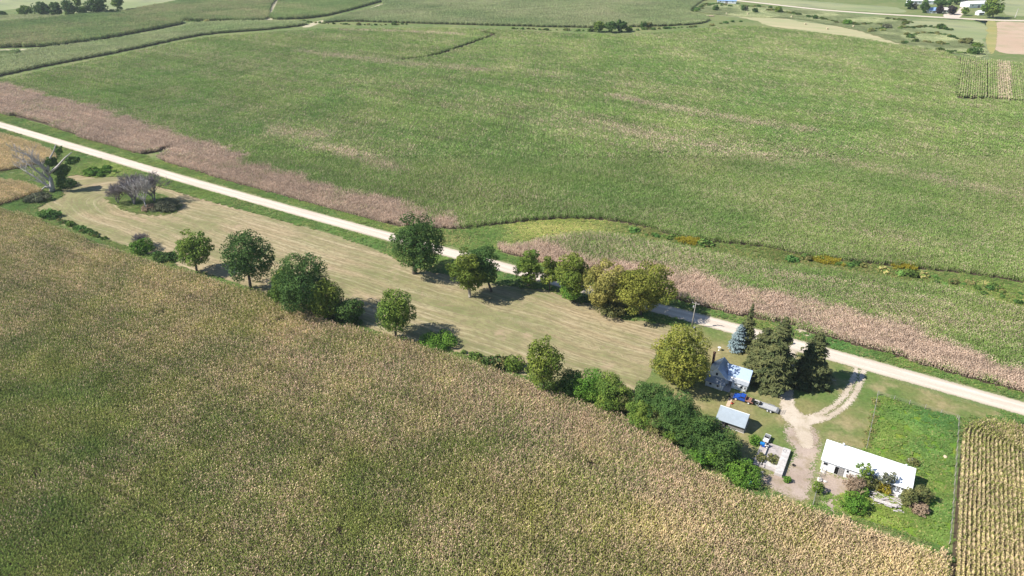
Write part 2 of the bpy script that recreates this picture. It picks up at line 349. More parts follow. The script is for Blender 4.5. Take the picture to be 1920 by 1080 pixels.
def hay_lane(P, sd):                      # mower passes: concentric near the ends, straight along the field elsewhere
    s_ = P @ U; t_ = P @ V; e0 = s_.min() + 62; e1 = s_.max() - 12; mid = np.interp(s_, [s_.min(), s_.max()], [t_[s_ < s_.min() + 40].mean(), t_[s_ > s_.max() - 40].mean()])
    dx = np.maximum(e0 - s_, 0) * .5 + np.maximum(s_ - e1, 0) * .3 + (vnoise(s_ * .05 + 90, t_ * .05 + 90, 7) - .5) * 7; dy = t_ - mid
    return np.sign(dy) * np.hypot(dx, dy)
sheet('hay_field', .008, M['hay'], [HAY_PX], holes=[ISLE_PX], res=1.2, lane=hay_lane, label='mown tan hay field with curved mower streaks beside the gravel road', cat='hay field')
LAWN_PX = [(1195, 742), (1222, 700), (1232, 668), (1248, 640), (1268, 615), (1320, 612), (1375, 628), (1440, 645), (1500, 660), (1600, 690), (1680, 715), (1780, 745), (1880, 775), (1835, 782), (1800, 784), (1700, 760), (1645, 742), (1635, 790), (1622, 842), (1545, 822), (1530, 880), (1520, 945), (1440, 920), (1380, 880), (1300, 800), (1240, 770)]
sheet('lawn', .012, M['lawn'], [LAWN_PX], res=.8, label='patchy mown lawn around the white house and drive', cat='lawn')
PAST_PX = [(1645, 742), (1700, 758), (1760, 775), (1796, 785), (1791, 850), (1786, 920), (1780, 1018), (1768, 1024), (1700, 1002), (1600, 966), (1540, 948), (1560, 930), (1600, 910), (1620, 845), (1635, 790)]
sheet('pasture', .016, M['pasture'], [PAST_PX], res=.6, label='bright green weedy pasture fenced beside the long white shed', cat='pasture')
sheet('dirt_yard', .021, M['dirt'], [[(1476, 800), (1522, 800), (1536, 830), (1528, 870), (1521, 900), (1508, 938), (1474, 928), (1440, 910), (1415, 893), (1450, 888), (1478, 880), (1490, 848), (1478, 825)],
      [(1546, 884), (1580, 897), (1612, 912), (1600, 930), (1575, 957), (1548, 948), (1538, 915)]], res=.5, label='bare brown dirt yard around the concrete slab and long shed', cat='yard')
lp = smooth_line(ground([(1613, 682), (1612, 694), (1606, 715), (1592, 742), (1570, 764), (1540, 781), (1510, 789)]), 8)
tn = np.gradient(lp, axis=0); tn /= np.hypot(*tn.T)[:, None]; nn = np.stack([-tn[:, 1], tn[:, 0]], 1)
sheet('driveway', .024, M['drive'], [[(1462, 765), (1478, 742), (1490, 762), (1510, 779), (1540, 777), (1552, 786), (1520, 797), (1516, 818), (1496, 822), (1488, 800), (1470, 786)]],
      [([(1484, 640), (1480, 665), (1476, 700), (1474, 740), (1480, 770)], 3.4), (lp + nn * .95, 1.35), (lp - nn * .95, 1.35), ([(1506, 800), (1510, 818), (1511, 832)], 3.4), ([(1462, 606), (1478, 613), (1500, 620), (1512, 627)], 2.6)], res=.4,
      label='looping two track gravel driveway from the road to the farmyard', cat='driveway')
# far ground
sheet('far_hay_field', .01, M['tan_hay'], [[(1372, 27), (1420, 40), (1445, 49), (1500, 56), (1600, 71), (1690, 88), (1720, 92), (1650, 66), (1590, 52), (1500, 40), (1440, 30)]], res=6, margin=14, label='pale cut hay field with round bales beyond the green corn', cat='hay field')
sheet('creek_meadow', .006, M['creek_grass'], [[(1300, 18), (1330, 4), (1400, 10), (1500, 16), (1620, 26), (1700, 34), (1846, 44), (1850, 110), (1800, 104), (1700, 88), (1600, 60), (1500, 40), (1420, 36), (1360, 30)]], res=6, margin=14, label='rough green meadow along the winding creek', cat='meadow')
sheet('far_meadow', .02, M['pale_pasture'], [[(1690, 40), (1760, 40), (1845, 45), (1842, 80), (1810, 78), (1790, 66), (1740, 55), (1700, 52)], [(1345, -9), (1470, -2), (1600, 8), (1680, 14), (1692, 24), (1600, 20), (1450, 7)]], res=6, margin=14, label='pale grazed pasture beside the far road', cat='pasture')
sheet('hill_field', .014, M['pale_pasture'], [[(-80, -60), (340, -60), (330, 0), (240, 18), (190, 26), (120, 22), (60, 14), (0, 20), (-80, 24)], [(1890, -30), (2000, -30), (2010, 30), (1930, 30), (1880, 22)]], res=8, margin=16, label='pale dry field rising behind the distant tree clump', cat='field')
sheet('stubble_field', .012, M['stubble'], [[(1866, 43), (1930, 43), (2010, 45), (2030, 112), (1930, 103), (1864, 92)]], res=5, margin=10, label='pinkish bare field below the far farmstead', cat='field')
sheet('ripening_strip', .018, M['yellow_crop'], [[(1849, 43), (1868, 43), (1866, 94), (1851, 92)]], res=4, margin=8, label='yellow strip of ripening crop along the pink field', cat='field')
sheet('far_road', .03, M['road'], lines=[([(1310, -7), (1420, 5), (1540, 18), (1640, 25.5), (1720, 30), (1790, 34), (1860, 37.5), (1930, 39), (2050, 41)], 9)], res=4, margin=8, label='thin pale gravel road passing the far farmstead', cat='road')
sheet('farm_yard', .032, M['road'], [[(1772, 25), (1790, 25), (1800, 15), (1812, 12), (1806, 26), (1796, 34), (1770, 32)]], res=4, margin=8, label='white gravel yard of the far farmstead', cat='yard')
sheet('field_track', .026, M['far_track'], lines=[([(575, 50), (600, 41), (640, 33), (680, 22), (720, 8), (760, -5)], 9), ([(502, 38), (512, 20), (520, 4), (526, -8)], 9), ([(-60, 96), (40, 93), (150, 85), (250, 68), (330, 52), (350, 46)], 8), ([(-60, 338), (0, 328), (60, 322), (100, 318)], 5)], res=2.5, margin=6, label='pale grass tracks between the distant corn fields', cat='track')

# ------------------------------------------------------------------ crops and rough grass: leaf tiles scattered on rows
rng = np.random.default_rng(11)
def strip_quads(P0, P1, P2, w0, w1, side):
    a = np.stack([P0 - side * w0, P0 + side * w0, P1 + side * w1, P1 - side * w1], 1)
    b = np.stack([P1 - side * w1, P1 + side * w1, P2 + side * .02, P2 - side * .02], 1)
    return np.concatenate([a, b])
def plant_tile(name, L, rows, step, nleaf, h, reach, wid, mat, seed, tassel=2, spacing=.76):
    R = np.random.default_rng(seed); Q = []; rr = []; qq = []
    n = int(round(L / step)); cx = (np.arange(n) + .5) / n * L - L / 2; cy = (np.arange(rows) + .5) * spacing - rows * spacing / 2
    X, Y = np.meshgrid(cx, cy); X = X.ravel() + R.normal(0, step * .2, X.size); Y = Y.ravel() + R.normal(0, .045, Y.size)
    hh = h * R.uniform(.86, 1.1, X.size)
    for k in range(nleaf):
        ang = R.uniform(0, 2 * math.pi, X.size); dx, dy = np.cos(ang), np.sin(ang); ln = reach * R.uniform(.6, 1.15, X.size)
        z0 = hh * (.16 + .74 * (k + R.uniform(0, 1, X.size)) / nleaf); up = R.uniform(.1, .42, X.size) * h / 2.2; dr = R.uniform(-.15, .25, X.size) * h / 2.2
        P0 = np.stack([X, Y, z0], 1); P1 = np.stack([X + dx * ln * .5, Y + dy * ln * .5, z0 + up], 1); P2 = np.stack([X + dx * ln, Y + dy * ln, z0 + up - dr], 1)
        sd = np.stack([-dy, dx, R.uniform(-.4, .4, X.size)], 1); q = strip_quads(P0, P1, P2, wid * .7, wid, sd); Q.append(q)
        a = R.random(X.size); b = R.random(X.size); rr += [np.repeat(a, 4), np.repeat(a, 4)]; qq += [np.repeat(b, 4), np.repeat(b, 4)]
    for k in range(tassel):
        ang = R.uniform(0, math.pi, X.size); dx, dy = np.cos(ang) * wid * .9, np.sin(ang) * wid * .9; o = R.normal(0, .12, (X.size, 2))
        z0 = hh * .95; z1 = hh * 1.13; bx, by = X + o[:, 0], Y + o[:, 1]; lx, ly = R.normal(0, .12, (2, X.size))
        Q.append(np.stack([np.stack([bx - dx, by - dy, z0], 1), np.stack([bx + dx, by + dy, z0], 1), np.stack([bx + lx + dx, by + ly + dy, z1], 1), np.stack([bx + lx - dx, by + ly - dy, z1], 1)], 1))
        a = R.uniform(0, .5, X.size); rr.append(np.repeat(a, 4)); qq.append(np.repeat(R.random(X.size), 4))
    Q = np.concatenate(Q)
    me = np_mesh(name, Q.reshape(-1, 3), 4, np.arange(len(Q) * 4), {'r': np.concatenate(rr), 'q': np.concatenate(qq)}, mat)
    return me
def tileset(name, n, *a, **k):
    c = bpy.data.collections.new(name)
    for i in range(n): c.objects.link(bpy.data.objects.new(name, plant_tile(name, *a, seed=100 + i * 7 + len(name), **k)))
    return c
def scatter_group(coll):
    gname = coll.name + '_scatter'
    if gname in bpy.data.node_groups: return bpy.data.node_groups[gname]
    t = bpy.data.node_groups.new(gname, 'GeometryNodeTree')
    t.interface.new_socket('Geometry', in_out='INPUT', socket_type='NodeSocketGeometry'); t.interface.new_socket('Geometry', in_out='OUTPUT', socket_type='NodeSocketGeometry')
    N = t.nodes.new; gi = N('NodeGroupInput'); go = N('NodeGroupOutput'); ip = N('GeometryNodeInstanceOnPoints'); ci = N('GeometryNodeCollectionInfo')
    ci.inputs[0].default_value = coll; ci.inputs[1].default_value = True; ci.inputs[2].default_value = True
    def na(nm, ty):
        d = N('GeometryNodeInputNamedAttribute'); d.data_type = ty; d.inputs[0].default_value = nm; return d.outputs[0]
    cb = N('ShaderNodeCombineXYZ'); t.links.new(na('rot', 'FLOAT'), cb.inputs[2])
    cs = N('ShaderNodeCombineXYZ'); s1 = na('size', 'FLOAT'); t.links.new(s1, cs.inputs[0]); t.links.new(s1, cs.inputs[1]); t.links.new(na('tall', 'FLOAT'), cs.inputs[2])
    t.links.new(gi.outputs[0], ip.inputs['Points']); t.links.new(ci.outputs[0], ip.inputs['Instance']); ip.inputs['Pick Instance'].default_value = True
    t.links.new(na('pick', 'INT'), ip.inputs['Instance Index']); t.links.new(cb.outputs[0], ip.inputs['Rotation']); t.links.new(cs.outputs[0], ip.inputs['Scale'])
    t.links.new(ip.outputs[0], go.inputs[0]); return t
def scatter(name, P, rot, coll, dry, hue, val, label, cat, tall=None, size=None, z=0.0, grain=.1):
    n = len(P); me = bpy.data.meshes.new(name); me.vertices.add(n)
    me.vertices.foreach_set('co', np.column_stack([P, np.full(n, z)]).astype(np.float32).ravel())
    R = np.random.default_rng(n)
    if grain: val = np.asarray(val) * R.uniform(1 - grain, 1 + grain, n); dry = np.asarray(dry) + R.normal(0, grain * .3, n)
    for k, v in {'rot': rot, 'size': np.ones(n) if size is None else size, 'tall': R.uniform(.92, 1.08, n) if tall is None else tall, 'dry': dry, 'hue': hue, 'val': val}.items():
        a = me.attributes.new(k, 'FLOAT', 'POINT'); a.data.foreach_set('value', np.asarray(v, np.float32))
    a = me.attributes.new('pick', 'INT', 'POINT'); a.data.foreach_set('value', R.integers(0, len(coll.objects), n).astype(np.int32))
    o = link(bpy.data.objects.new(name, me)); md = o.modifiers.new('scatter', 'NODES'); md.node_group = scatter_group(coll)
    return tag(o, label, cat, None, 'stuff')
def rows_grid(poly, ang, L, W, clip=None):
    u = np.array([math.cos(ang), math.sin(ang)]); v = np.array([-u[1], u[0]]); a = poly @ u; b = poly @ v
    A, B = np.meshgrid(np.arange(a.min(), a.max() + L, L), np.arange(b.min() + W / 2, b.max() + W, W)); A = A + (np.arange(A.shape[0]) % 2 * L / 2)[:, None]
    P = A.ravel()[:, None] * u + B.ravel()[:, None] * v; P = P[inside(poly, P)]
    x, y = px(np.column_stack([P, np.full(len(P), 1.5)])); fw = P[:, 1] > 20
    return P[fw & (x > -130) & (x < 2050) & (y < 1180) & (y > -14)]
T_NEAR = {m: tileset('corn_tile_' + m, 6, 1.5, 2, .34, 9, 2.25, .385, .08, M[m], tassel=1) for m in ('corn', 'corn_green', 'corn_pink')}
T_FAR = {m: tileset('far_corn_tile_' + m, 5, 3.0, 4, .6, 9, 2.3, .7, .15, M[m], tassel=1) for m in ('corn_green', 'soy', 'corn_pink')}
T_SOY = tileset('low_crop_tile', 5, 3.0, 4, .6, 5, 1.3, .7, .17, M['soy'], tassel=0)
T_WEED = tileset('weed_tile', 6, 1.6, 3, .55, 8, .6, .5, .13, M['tuft'], tassel=0, spacing=.53)
T_TUFT = tileset('tuft_tile', 6, 1.6, 4, .4, 5, .42, .42, .06, M['tuft'], tassel=0, spacing=.4)
EXCL = []                                 # outlines where no rough grass grows
def sheet_soil(name, poly):
    tri = tessellate_polygon([[Vector((p[0], p[1], 0)) for p in poly]])
    me = bpy.data.meshes.new(name); me.from_pydata([(p[0], p[1], .004) for p in poly], [], [tuple(t) for t in tri]); me.materials.append(M['soil'])
    return me
def row_var(P, ang, W, amp):               # planter passes: neighbouring rows differ a little along their whole length
    t = P @ np.array([-math.sin(ang), math.cos(ang)]) / W; s_ = P @ np.array([math.cos(ang), math.sin(ang)])
    i = np.floor(t + 1e-3).astype(int) % 997; T = np.random.default_rng(3).normal(0, 1, 997)
    return 1 + amp * (T[i] * .7 + (vnoise(t * 1.0 + 40, s_ * .02 + 60, 19) - .5) * 2)
def field(name, pxs, ang, tiles, dryf, label, L=1.5, W=1.52, cat='corn field', tall=1.0, sm=4, gaps=()):
    poly = smooth_line(ground(pxs), sm, True); EXCL.append(poly)
    P = rows_grid(poly, ang, L, W)
    for q in gaps: P = P[np.hypot(*(P - at(q[0], q[1])[:2]).T) > q[2]]
    x, y = px(np.column_stack([P, np.full(len(P), 2.0)])); dry, hue, val = dryf(P, x, y); val = val * row_var(P, ang, W, .075)
    R = np.random.default_rng(len(P)); rot = ang + R.integers(0, 2, len(P)) * math.pi
    o = scatter(name, P, rot, tiles, dry, hue, val, label, cat, R.uniform(.9, 1.08, len(P)) * tall)
    sm_ = sheet_soil('soil', poly); so = link(bpy.data.objects.new('soil', sm_), o); return o, len(P)
def idw(ctrl, x, y, pw=2.6):
    wsum = 0; out = 0
    for c in ctrl:
        w_ = 1 / (np.hypot(x - c[0], (y - c[1]) * 1.6) + 25) ** pw; wsum = wsum + w_; out = out + w_[:, None] * np.array(c[2:])
    return (out / wsum[:, None]).T
def rot_noise(P, su, sv, seed, o=4): return fbm((P @ U) * su + 500, (P @ V) * sv + 500, seed, o)
RN = lambda P, s, seed, o=4: fbm(P[:, 0] * s + 300, P[:, 1] * s + 300, seed, o)

# -- foreground field of ripening corn
NEAR_C = [(0, 405, .55, .6), (120, 470, .5, .5), (300, 530, .62, .7), (30, 640, .42, .4), (20, 800, .22, .3), (100, 1000, .16, .25), (280, 720, .38, .4), (300, 900, .22, .35), (480, 600, .5, .55), (420, 1030, .40, .6), (600, 760, .46, .4), (620, 640, .62, .4),
          (700, 950, .40, .5), (760, 690, .74, .3), (880, 830, .52, .4), (1000, 760, .72, .3), (1010, 960, .52, .8), (1150, 830, .78, .3), (1280, 905, .9, .4), (1200, 980, .72, .9), (1250, 1060, .46, .5), (1420, 985, .88, .6), (1560, 1010, .92, .8), (1720, 1060, .9, .9), (1000, 1060, .44, .6), (700, 1060, .34, .5), (850, 1000, .55, .5), (180, 820, .2, .3), (480, 880, .36, .4)]
def near_dry(P, x, y):
    d, h_ = idw(NEAR_C, x, y); n1 = RN(P, .06, 1); n2 = RN(P, .22, 5)
    d = (d - .5) * 1.15 + .5 - .15 + (n1 - .5) * .65 + (n2 - .5) * .4
    gap = sstep(.80, .88, RN(P, .16, 9, 3))  # leaves only coloured darker in these spots; no plants left out
    return d, np.clip(h_ + (RN(P, .09, 13) - .5) * .9, 0, 1), (.92 + .38 * RN(P, .12, 17)) * (1 - .5 * gap)
NEAR_PX = [(-170, 336, 2.2), (0, 389, 2.2), (46, 399, 2.2), (126, 431, 2.2), (207, 461, 2.2), (287, 487, 2.2), (338, 503, 2.2), (418, 526, 2.2), (487, 546, 2.2), (567, 578, 2.2), (640, 604, 2.2), (674, 611, 2.2), (753, 632, 2.2), (810, 652, 2.2), (900, 681, 2.2), (980, 709, 2.2), (1088, 750, 2.2), (1187, 785, 2.2), (1258, 826, 2.2), (1307, 868, 2.2), (1382, 907, 2.2), (1420, 919, 2.2), (1496, 942, 2.2), (1570, 961, 2.2), (1661, 993, 2.2), (1769, 1030, 2.2), (1779, 1039), (1774, 1100), (1766, 1180), (1000, 1260), (-260, 1260), (-400, 700)]
_, n0 = field('foreground_corn', NEAR_PX, RA + math.radians(2), T_NEAR['corn'], near_dry, 'ripening corn field with pink and tan patches filling the foreground', gaps=[(303, 594, 1.3), (523, 606, 1.5), (536, 605, 1.5), (70, 897, 1.3), (640, 1000, .9), (1110, 880, .9)])
# -- corner field with visible rows
def corner_dry(P, x, y):
    return .30 + .22 * sstep(820, 1060, y) + (RN(P, .08, 3) - .5) * .7, np.clip(.42 + .25 * sstep(850, 1060, y) + (RN(P, .1, 4) - .5), 0, 1), .9 + .4 * RN(P, .3, 8)
CORN_PX = [(1818, 790), (1806, 810), (1795, 908), (1786, 1028), (1780, 1100), (1772, 1180), (2150, 1180), (2080, 830), (1960, 790), (1916, 784, 2.2), (1859, 776, 2.2), (1830, 779, 2.2)]
T_ROW = tileset('row_corn_tile', 6, 1.5, 1, .38, 9, 2.2, .34, .085, M['corn'], spacing=.82, tassel=1)
poly = smooth_line(ground(CORN_PX), 4, True); EXCL.append(poly)
vA = RA + math.pi / 2
ctr = at(1880, 800)[:2]                   # rows run towards the camera and bend round at the headland
Pr = []; Rr = []
ax_u = np.array([math.cos(math.radians(59.2)), math.sin(math.radians(59.2))]); ax_v = np.array([ax_u[1], -ax_u[0]])
e0 = at(1795, 908)[:2]; top = at(1835, 782)[:2]
PITCH_R = .82
for k in range(80):
    o_ = .5 + k * PITCH_R; p0 = e0 + ax_v * o_ - ax_u * 60; Lr = (top - e0) @ ax_u + 60 - .8
    rad = 9.0; nst = int((Lr + 30) / 1.5)
    if k < 13:
        r_ = 10.5 - k * PITCH_R; cc = e0 + ax_v * 11 + ax_u * ((top - e0) @ ax_u - 11.0)
        L0 = (cc - p0) @ ax_u
        for s in np.arange(0, L0, 1.5): Pr.append(p0 + ax_u * s); Rr.append(math.radians(59.2))
        for a in np.arange(0, math.pi / 2, 1.5 / max(r_, 1)): Pr.append(cc - ax_v * r_ * math.cos(a) + ax_u * r_ * math.sin(a)); Rr.append(math.radians(59.2) - a)
        for s in np.arange(0, 45, 1.5): Pr.append(cc + ax_u * r_ + ax_v * s); Rr.append(math.radians(-30.8))
    else:
        for s in np.arange(0, L0 - .4, 1.5): Pr.append(p0 + ax_u * s); Rr.append(math.radians(59.2))
Pr = np.array(Pr); Rr = np.array(Rr); x, y = px(np.column_stack([Pr, np.full(len(Pr), 1.5)])); ok = (x < 2080) & (y < 1180) & inside(poly, Pr); Pr, Rr, x, y = Pr[ok], Rr[ok], x[ok], y[ok]
d_, h_, v_ = corner_dry(Pr, x, y)
so = scatter('corner_corn', Pr, Rr, T_ROW, d_, h_, v_, 'tan corn with distinct rows bending at the headland in the lower right', 'corn field')
link(bpy.data.objects.new('soil', sheet_soil('soil', poly)), so)
# -- the big green field beyond the road
PINK1 = smooth_line(ground([(-130, 140), (0, 160), (100, 186), (200, 209), (300, 247), (370, 266), (450, 291), (560, 327), (680, 360), (780, 388), (850, 416), (829, 445), (640, 415), (436, 362), (299, 315), (150, 275), (0, 230), (-130, 190)]), 4, True)
STREAKS = [([(1150, 185), (1230, 202), (1350, 224), (1520, 250)], 6, .27), ([(1060, 225), (1180, 250), (1320, 280), (1480, 310)], 8, .18), ([(600, 280), (680, 298), (745, 318)], 7, .34), ([(1500, 290), (1700, 330), (1950, 380)], 7, .2), ([(640, 60), (740, 62), (860, 68)], 5, .3), ([(560, 100), (700, 118), (800, 128), (900, 136)], 8, .22), ([(250, 240), (330, 262), (420, 290)], 6, .2), ([(520, 250), (600, 262)], 8, .25)]
LIGHT = [[(960, 75), (1200, 96), (1450, 130), (1760, 170)], [(960, 90), (1150, 108), (1440, 142), (1720, 180)], [(1020, 95), (1300, 130), (1500, 155), (1800, 195)], [(1480, 440), (1640, 462), (1800, 488)], [(1440, 425), (1560, 440)]]
def main_dry(P, x, y):
    n = RN(P, .035, 21); n2 = RN(P, .12, 22); st = rot_noise(P, .008, .09, 23)
    d = .13 + (n - .5) * .16 + (st - .5) * .26 + (n2 - .5) * .15
    for l, w_, a in STREAKS: d = d + a * np.exp(-(seg_dist(smooth_line(ground(l), 4), P) / w_) ** 2) * (.4 + 1.2 * n2)
    pk = sstep(-3, 7, sdist(PINK1, P) + (n2 - .5) * 14 + (n - .5) * 10 - 1)
    d = d * (1 - pk) + pk * (1.0 + (n2 - .5) * .9 + (st - .5) * .6)
    v = .98 + .42 * RN(P, .05, 25) + .04 * sstep(200, 60, y)
    for l in LIGHT: v = v + .16 * np.exp(-(seg_dist(smooth_line(ground(l), 3), P) / 1.6) ** 2)
    h_ = np.clip(.4 + (n - .5) * 1.0 + .15 * sstep(200, 40, y) + .12 * sstep(1300, 1900, x), 0, 1)
    return d, h_, v * (1 - .10 * pk)
MAIN_PX = [(-150, 168), (0, 212), (80, 232), (150, 257), (205, 272), (271, 290), (331, 272), (300, 298), (360, 319), (436, 343), (540, 371), (640, 398), (700, 414), (757, 426), (829, 429), (861, 430), (930, 422), (1010, 413), (1080, 411), (1140, 414), (1190, 424), (1230, 433), (1275, 446), (1350, 456), (1440, 465), (1530, 484), (1620, 494), (1715, 504), (1800, 513), (1865, 522), (1940, 534), (2090, 556), (2160, 300), (2080, 214), (1920, 197), (1851, 190), (1791, 187), (1794, 104, 2.2), (1680, 82, 2.2), (1580, 66, 2.2), (1500, 58, 2.2), (1440, 51, 2.2), (1400, 48, 2.2), (1330, 51, 2.2), (1250, 59, 2.2), (1185, 63, 2.2), (1110, 63, 2.2), (1000, 58, 2.2), (900, 53, 2.2), (800, 51, 2.2), (700, 53, 2.2), (620, 53, 2.2), (560, 56, 2.2), (479, 62, 2.2), (375, 71, 2.2), (240, 98, 2.2), (100, 127, 2.2), (0, 148, 2.2), (-150, 176)]
poly = smooth_line(ground(MAIN_PX), 3, True)
SPLIT = 330.0
TERRACE = smooth_line(ground([(752, 115), (785, 112), (820, 105), (865, 90), (905, 76), (926, 67), (905, 63)]), 5)
def two_ranges(name, pxs, ang, near, far, fn, label, sm=3):
    poly = smooth_line(ground(pxs), sm, True); EXCL.append(poly)
    P1 = rows_grid(poly, ang, 1.5, 1.52); P1 = P1[P1[:, 1] < SPLIT]; P2 = rows_grid(poly, ang, 3.0, 3.04); P2 = P2[(P2[:, 1] >= SPLIT) & (seg_dist(TERRACE, P2) > 3.2)]
    out = []
    for P, T, nm, lb in ((P1, near, name, label[0]), (P2, far, 'distant_' + name, label[1])):
        x, y = px(np.column_stack([P, np.full(len(P), 2.0)])); a, b, c = fn(P, x, y); c = c * row_var(P, ang, 1.52 if T is near else 3.04, .06); R = np.random.default_rng(len(P))
        out.append(scatter(nm, P, ang + R.integers(0, 2, len(P)) * math.pi, T, a, b, c, lb, 'corn field', R.uniform(.88, 1.08, len(P))))
    link(bpy.data.objects.new('soil', sheet_soil('soil', poly)), out[0]); return len(P1), len(P2)
n1 = two_ranges('green_corn', MAIN_PX, RA, T_NEAR['corn_pink'], T_FAR['corn_pink'], main_dry, ('near half of the big green corn field beyond the gravel road with its pink edge', 'far half of the big green corn field reaching the distant tracks'))
# -- strip field between the waterway and the road
PINK2 = smooth_line(ground([(925, 450), (1000, 450), (1060, 468), (1110, 490), (1250, 500), (1330, 528), (1450, 548), (1560, 574), (1660, 604), (1800, 652), (1930, 702), (2060, 748), (2060, 800), (1800, 715), (1640, 665), (1480, 618), (1380, 600), (1250, 566), (1100, 536), (1000, 496), (925, 475)]), 4, True)
LT2 = [[(1440, 490), (1600, 508), (1800, 540), (1920, 570)], [(1460, 520), (1570, 535), (1680, 556), (1780, 582)]]
def strip_dry(P, x, y):
    n = RN(P, .05, 31); n2 = RN(P, .14, 32); st = rot_noise(P, .012, .12, 33)
    d = .22 + (n - .5) * .4 + (st - .5) * .5
    pk = sstep(-2, 5, sdist(PINK2, P) + (n2 - .5) * 9 + (n - .5) * 5)
    d = d * (1 - pk) + pk * (1.0 + (n2 - .5) * .7 + (st - .5) * .5)
    v = 1.02 + .35 * RN(P, .07, 35)
    for l in LT2:
        e = np.exp(-(seg_dist(smooth_line(ground(l), 3), P) / 1.4) ** 2); d = d + .35 * e; v = v + .12 * e
    return d, np.clip(.45 + (n - .5) * 1.0 + .25 * sstep(1400, 1900, x), 0, 1), v
STRIP_PX = [(934, 462), (960, 455, 2.2), (1000, 447, 2.2), (1045, 437, 2.2), (1090, 432, 2.2), (1140, 434, 2.2), (1200, 443, 2.2), (1270, 456, 2.2), (1330, 469, 2.2), (1440, 488, 2.2), (1590, 506, 2.2), (1700, 523, 2.2), (1800, 537, 2.2), (1870, 561, 2.2), (1920, 573, 2.2), (2080, 610, 2.2), (2080, 800), (1920, 740), (1800, 706), (1700, 676), (1640, 658), (1560, 638), (1500, 618), (1460, 606), (1379, 591), (1333, 579), (1252, 559), (1180, 541), (1100, 521), (1000, 489), (945, 474)]
field('strip_corn', STRIP_PX, RA, T_NEAR['corn_pink'], strip_dry, 'corn strip with a pink dry band between the grassy waterway and the road')
def left_dry(P, x, y):
    n = RN(P, .08, 41); return .75 + (n - .5) * .9, np.clip(.8 + (n - .5), 0, 1), .95 + .3 * RN(P, .1, 44)
field('roadside_corn', [(-160, 203, 2.2), (0, 248, 2.2), (60, 264, 2.2), (104, 287, 2), (85, 306), (30, 317), (0, 322), (-160, 347)], RA, T_NEAR['corn'], left_dry, 'golden corn beside the gravel road behind the dead leaning tree')
field('wedge_corn', [(-160, 352, 2.2), (0, 334, 2.2), (70, 348, 2.2), (80, 357, 1), (60, 367), (0, 385), (-160, 432)], RA, T_NEAR['corn'], left_dry, 'pinkish corn wedge left of the dead leaning tree')
# -- distant fields
def far_dry(d0, h0, v0, seed, s=.02):
    def f(P, x, y):
        n = RN(P, s, seed); st = rot_noise(P, .006, .05, seed + 3)
        return d0 + (n - .5) * .6 + (st - .5) * .4, np.clip(h0 + (n - .5), 0, 1), 1.2 * v0 * (.85 + .3 * RN(P, .05, seed + 5))
    return f
FT = dict(L=3.0, W=3.04, sm=3)
field('pale_crop', [(-150, 173), (0, 143), (100, 122), (240, 95), (375, 67), (479, 58), (540, 52), (575, 46), (545, 44), (500, 43), (430, 44), (370, 47), (345, 52), (250, 72), (100, 93), (48, 99), (40, 106), (0, 108), (-150, 120)], RA + 1.0, T_FAR['soy'], far_dry(.1, .6, 1.05, 51), 'pale green crop strip between two dark edged fields at upper left', **FT, tall=1.3)
field('far_left_corn', [(-150, 93), (0, 90), (100, 86.5), (180, 76), (250, 63), (300, 54), (343, 44), (330, 40), (280, 36), (220, 29), (180, 28), (120, 36), (0, 46), (-150, 56)], RA + 1.0, T_FAR['corn_green'], far_dry(.12, .5, 1.0, 61), 'tall dark edged corn field below the distant tree clump', **FT, tall=1.6)
field('small_corn_end', [(-150, 112), (0, 108), (22, 104), (40, 99), (36, 97), (0, 100), (-150, 104)], RA + 1.0, T_FAR['corn_green'], far_dry(.1, .4, .95, 65), 'small dark end of a corn strip at the left edge', **FT)
field('hilltop_crop', [(-150, 50), (0, 45), (60, 40), (116, 35), (105, 31), (60, 30), (0, 32), (-150, 36)], RA + 1.0, T_FAR['soy'], far_dry(.15, .7, 1.05, 67), 'pale narrow field in front of the distant tree clump', **FT)
field('top_left_corn', [(224, 26), (280, 33), (350, 38), (430, 39), (497, 37), (504, 26), (509, 10), (518, -10), (440, -10), (340, 4), (250, 20)], RA + 1.0, T_FAR['corn_green'], far_dry(.15, .45, 1.0, 71), 'distant corn field left of the pale upright track', **FT, tall=1.2)
field('top_middle_corn', [(508, 36), (560, 36), (592, 33), (622, 28), (662, 18), (702, 7), (744, -5), (760, -10), (535, -10), (524, 4), (515, 24)], RA + 1.0, T_FAR['corn_green'], far_dry(.12, .5, 1.05, 75), 'distant corn field between the two pale tracks', **FT, tall=1.4)
field('top_right_corn', [(604, 43), (640, 40.5), (700, 41.5), (760, 43.5), (830, 45.5), (960, 49), (1040, 51), (1120, 52), (1220, 50), (1270, 48), (1310, 45), (1328, 39), (1322, 32), (1292, 24), (1300, 14), (1315, 2), (1322, -10), (770, -10), (720, 12), (665, 26)], RA + 1.0, T_FAR['soy'], far_dry(.15, .45, .9, 81), 'wide hazy corn field along the top of the view', **FT, tall=1.1)
def meadow_dry(P, x, y):
    n = RN(P, .03, 95); n2 = RN(P, .1, 97); k = sstep(.45, .62, n)
    return .10 + .55 * k * n2, np.clip(.2 + n2, 0, 1), (.95 + .7 * n2) * (.7 + .4 * k)
field('creek_grass', [(1302, 20), (1330, 6), (1400, 12), (1500, 19), (1620, 29), (1690, 36), (1700, 52), (1740, 58), (1800, 70), (1842, 84), (1846, 108), (1800, 102), (1700, 86), (1610, 58), (1500, 37), (1420, 33), (1360, 29)], RA, T_SOY, meadow_dry, 'rough mottled grass along the winding far creek', cat='grass', tall=.45, **FT)
def plot_dry(P, x, y):
    band = sstep(1868, 1874, x) * sstep(1900, 1894, x)
    return .15 + .35 * band + (RN(P, .06, 91) - .5) * .3, np.clip(.3 + RN(P, .05, 92) * .4, 0, 1), 1.15 + .25 * RN(P, .1, 93)
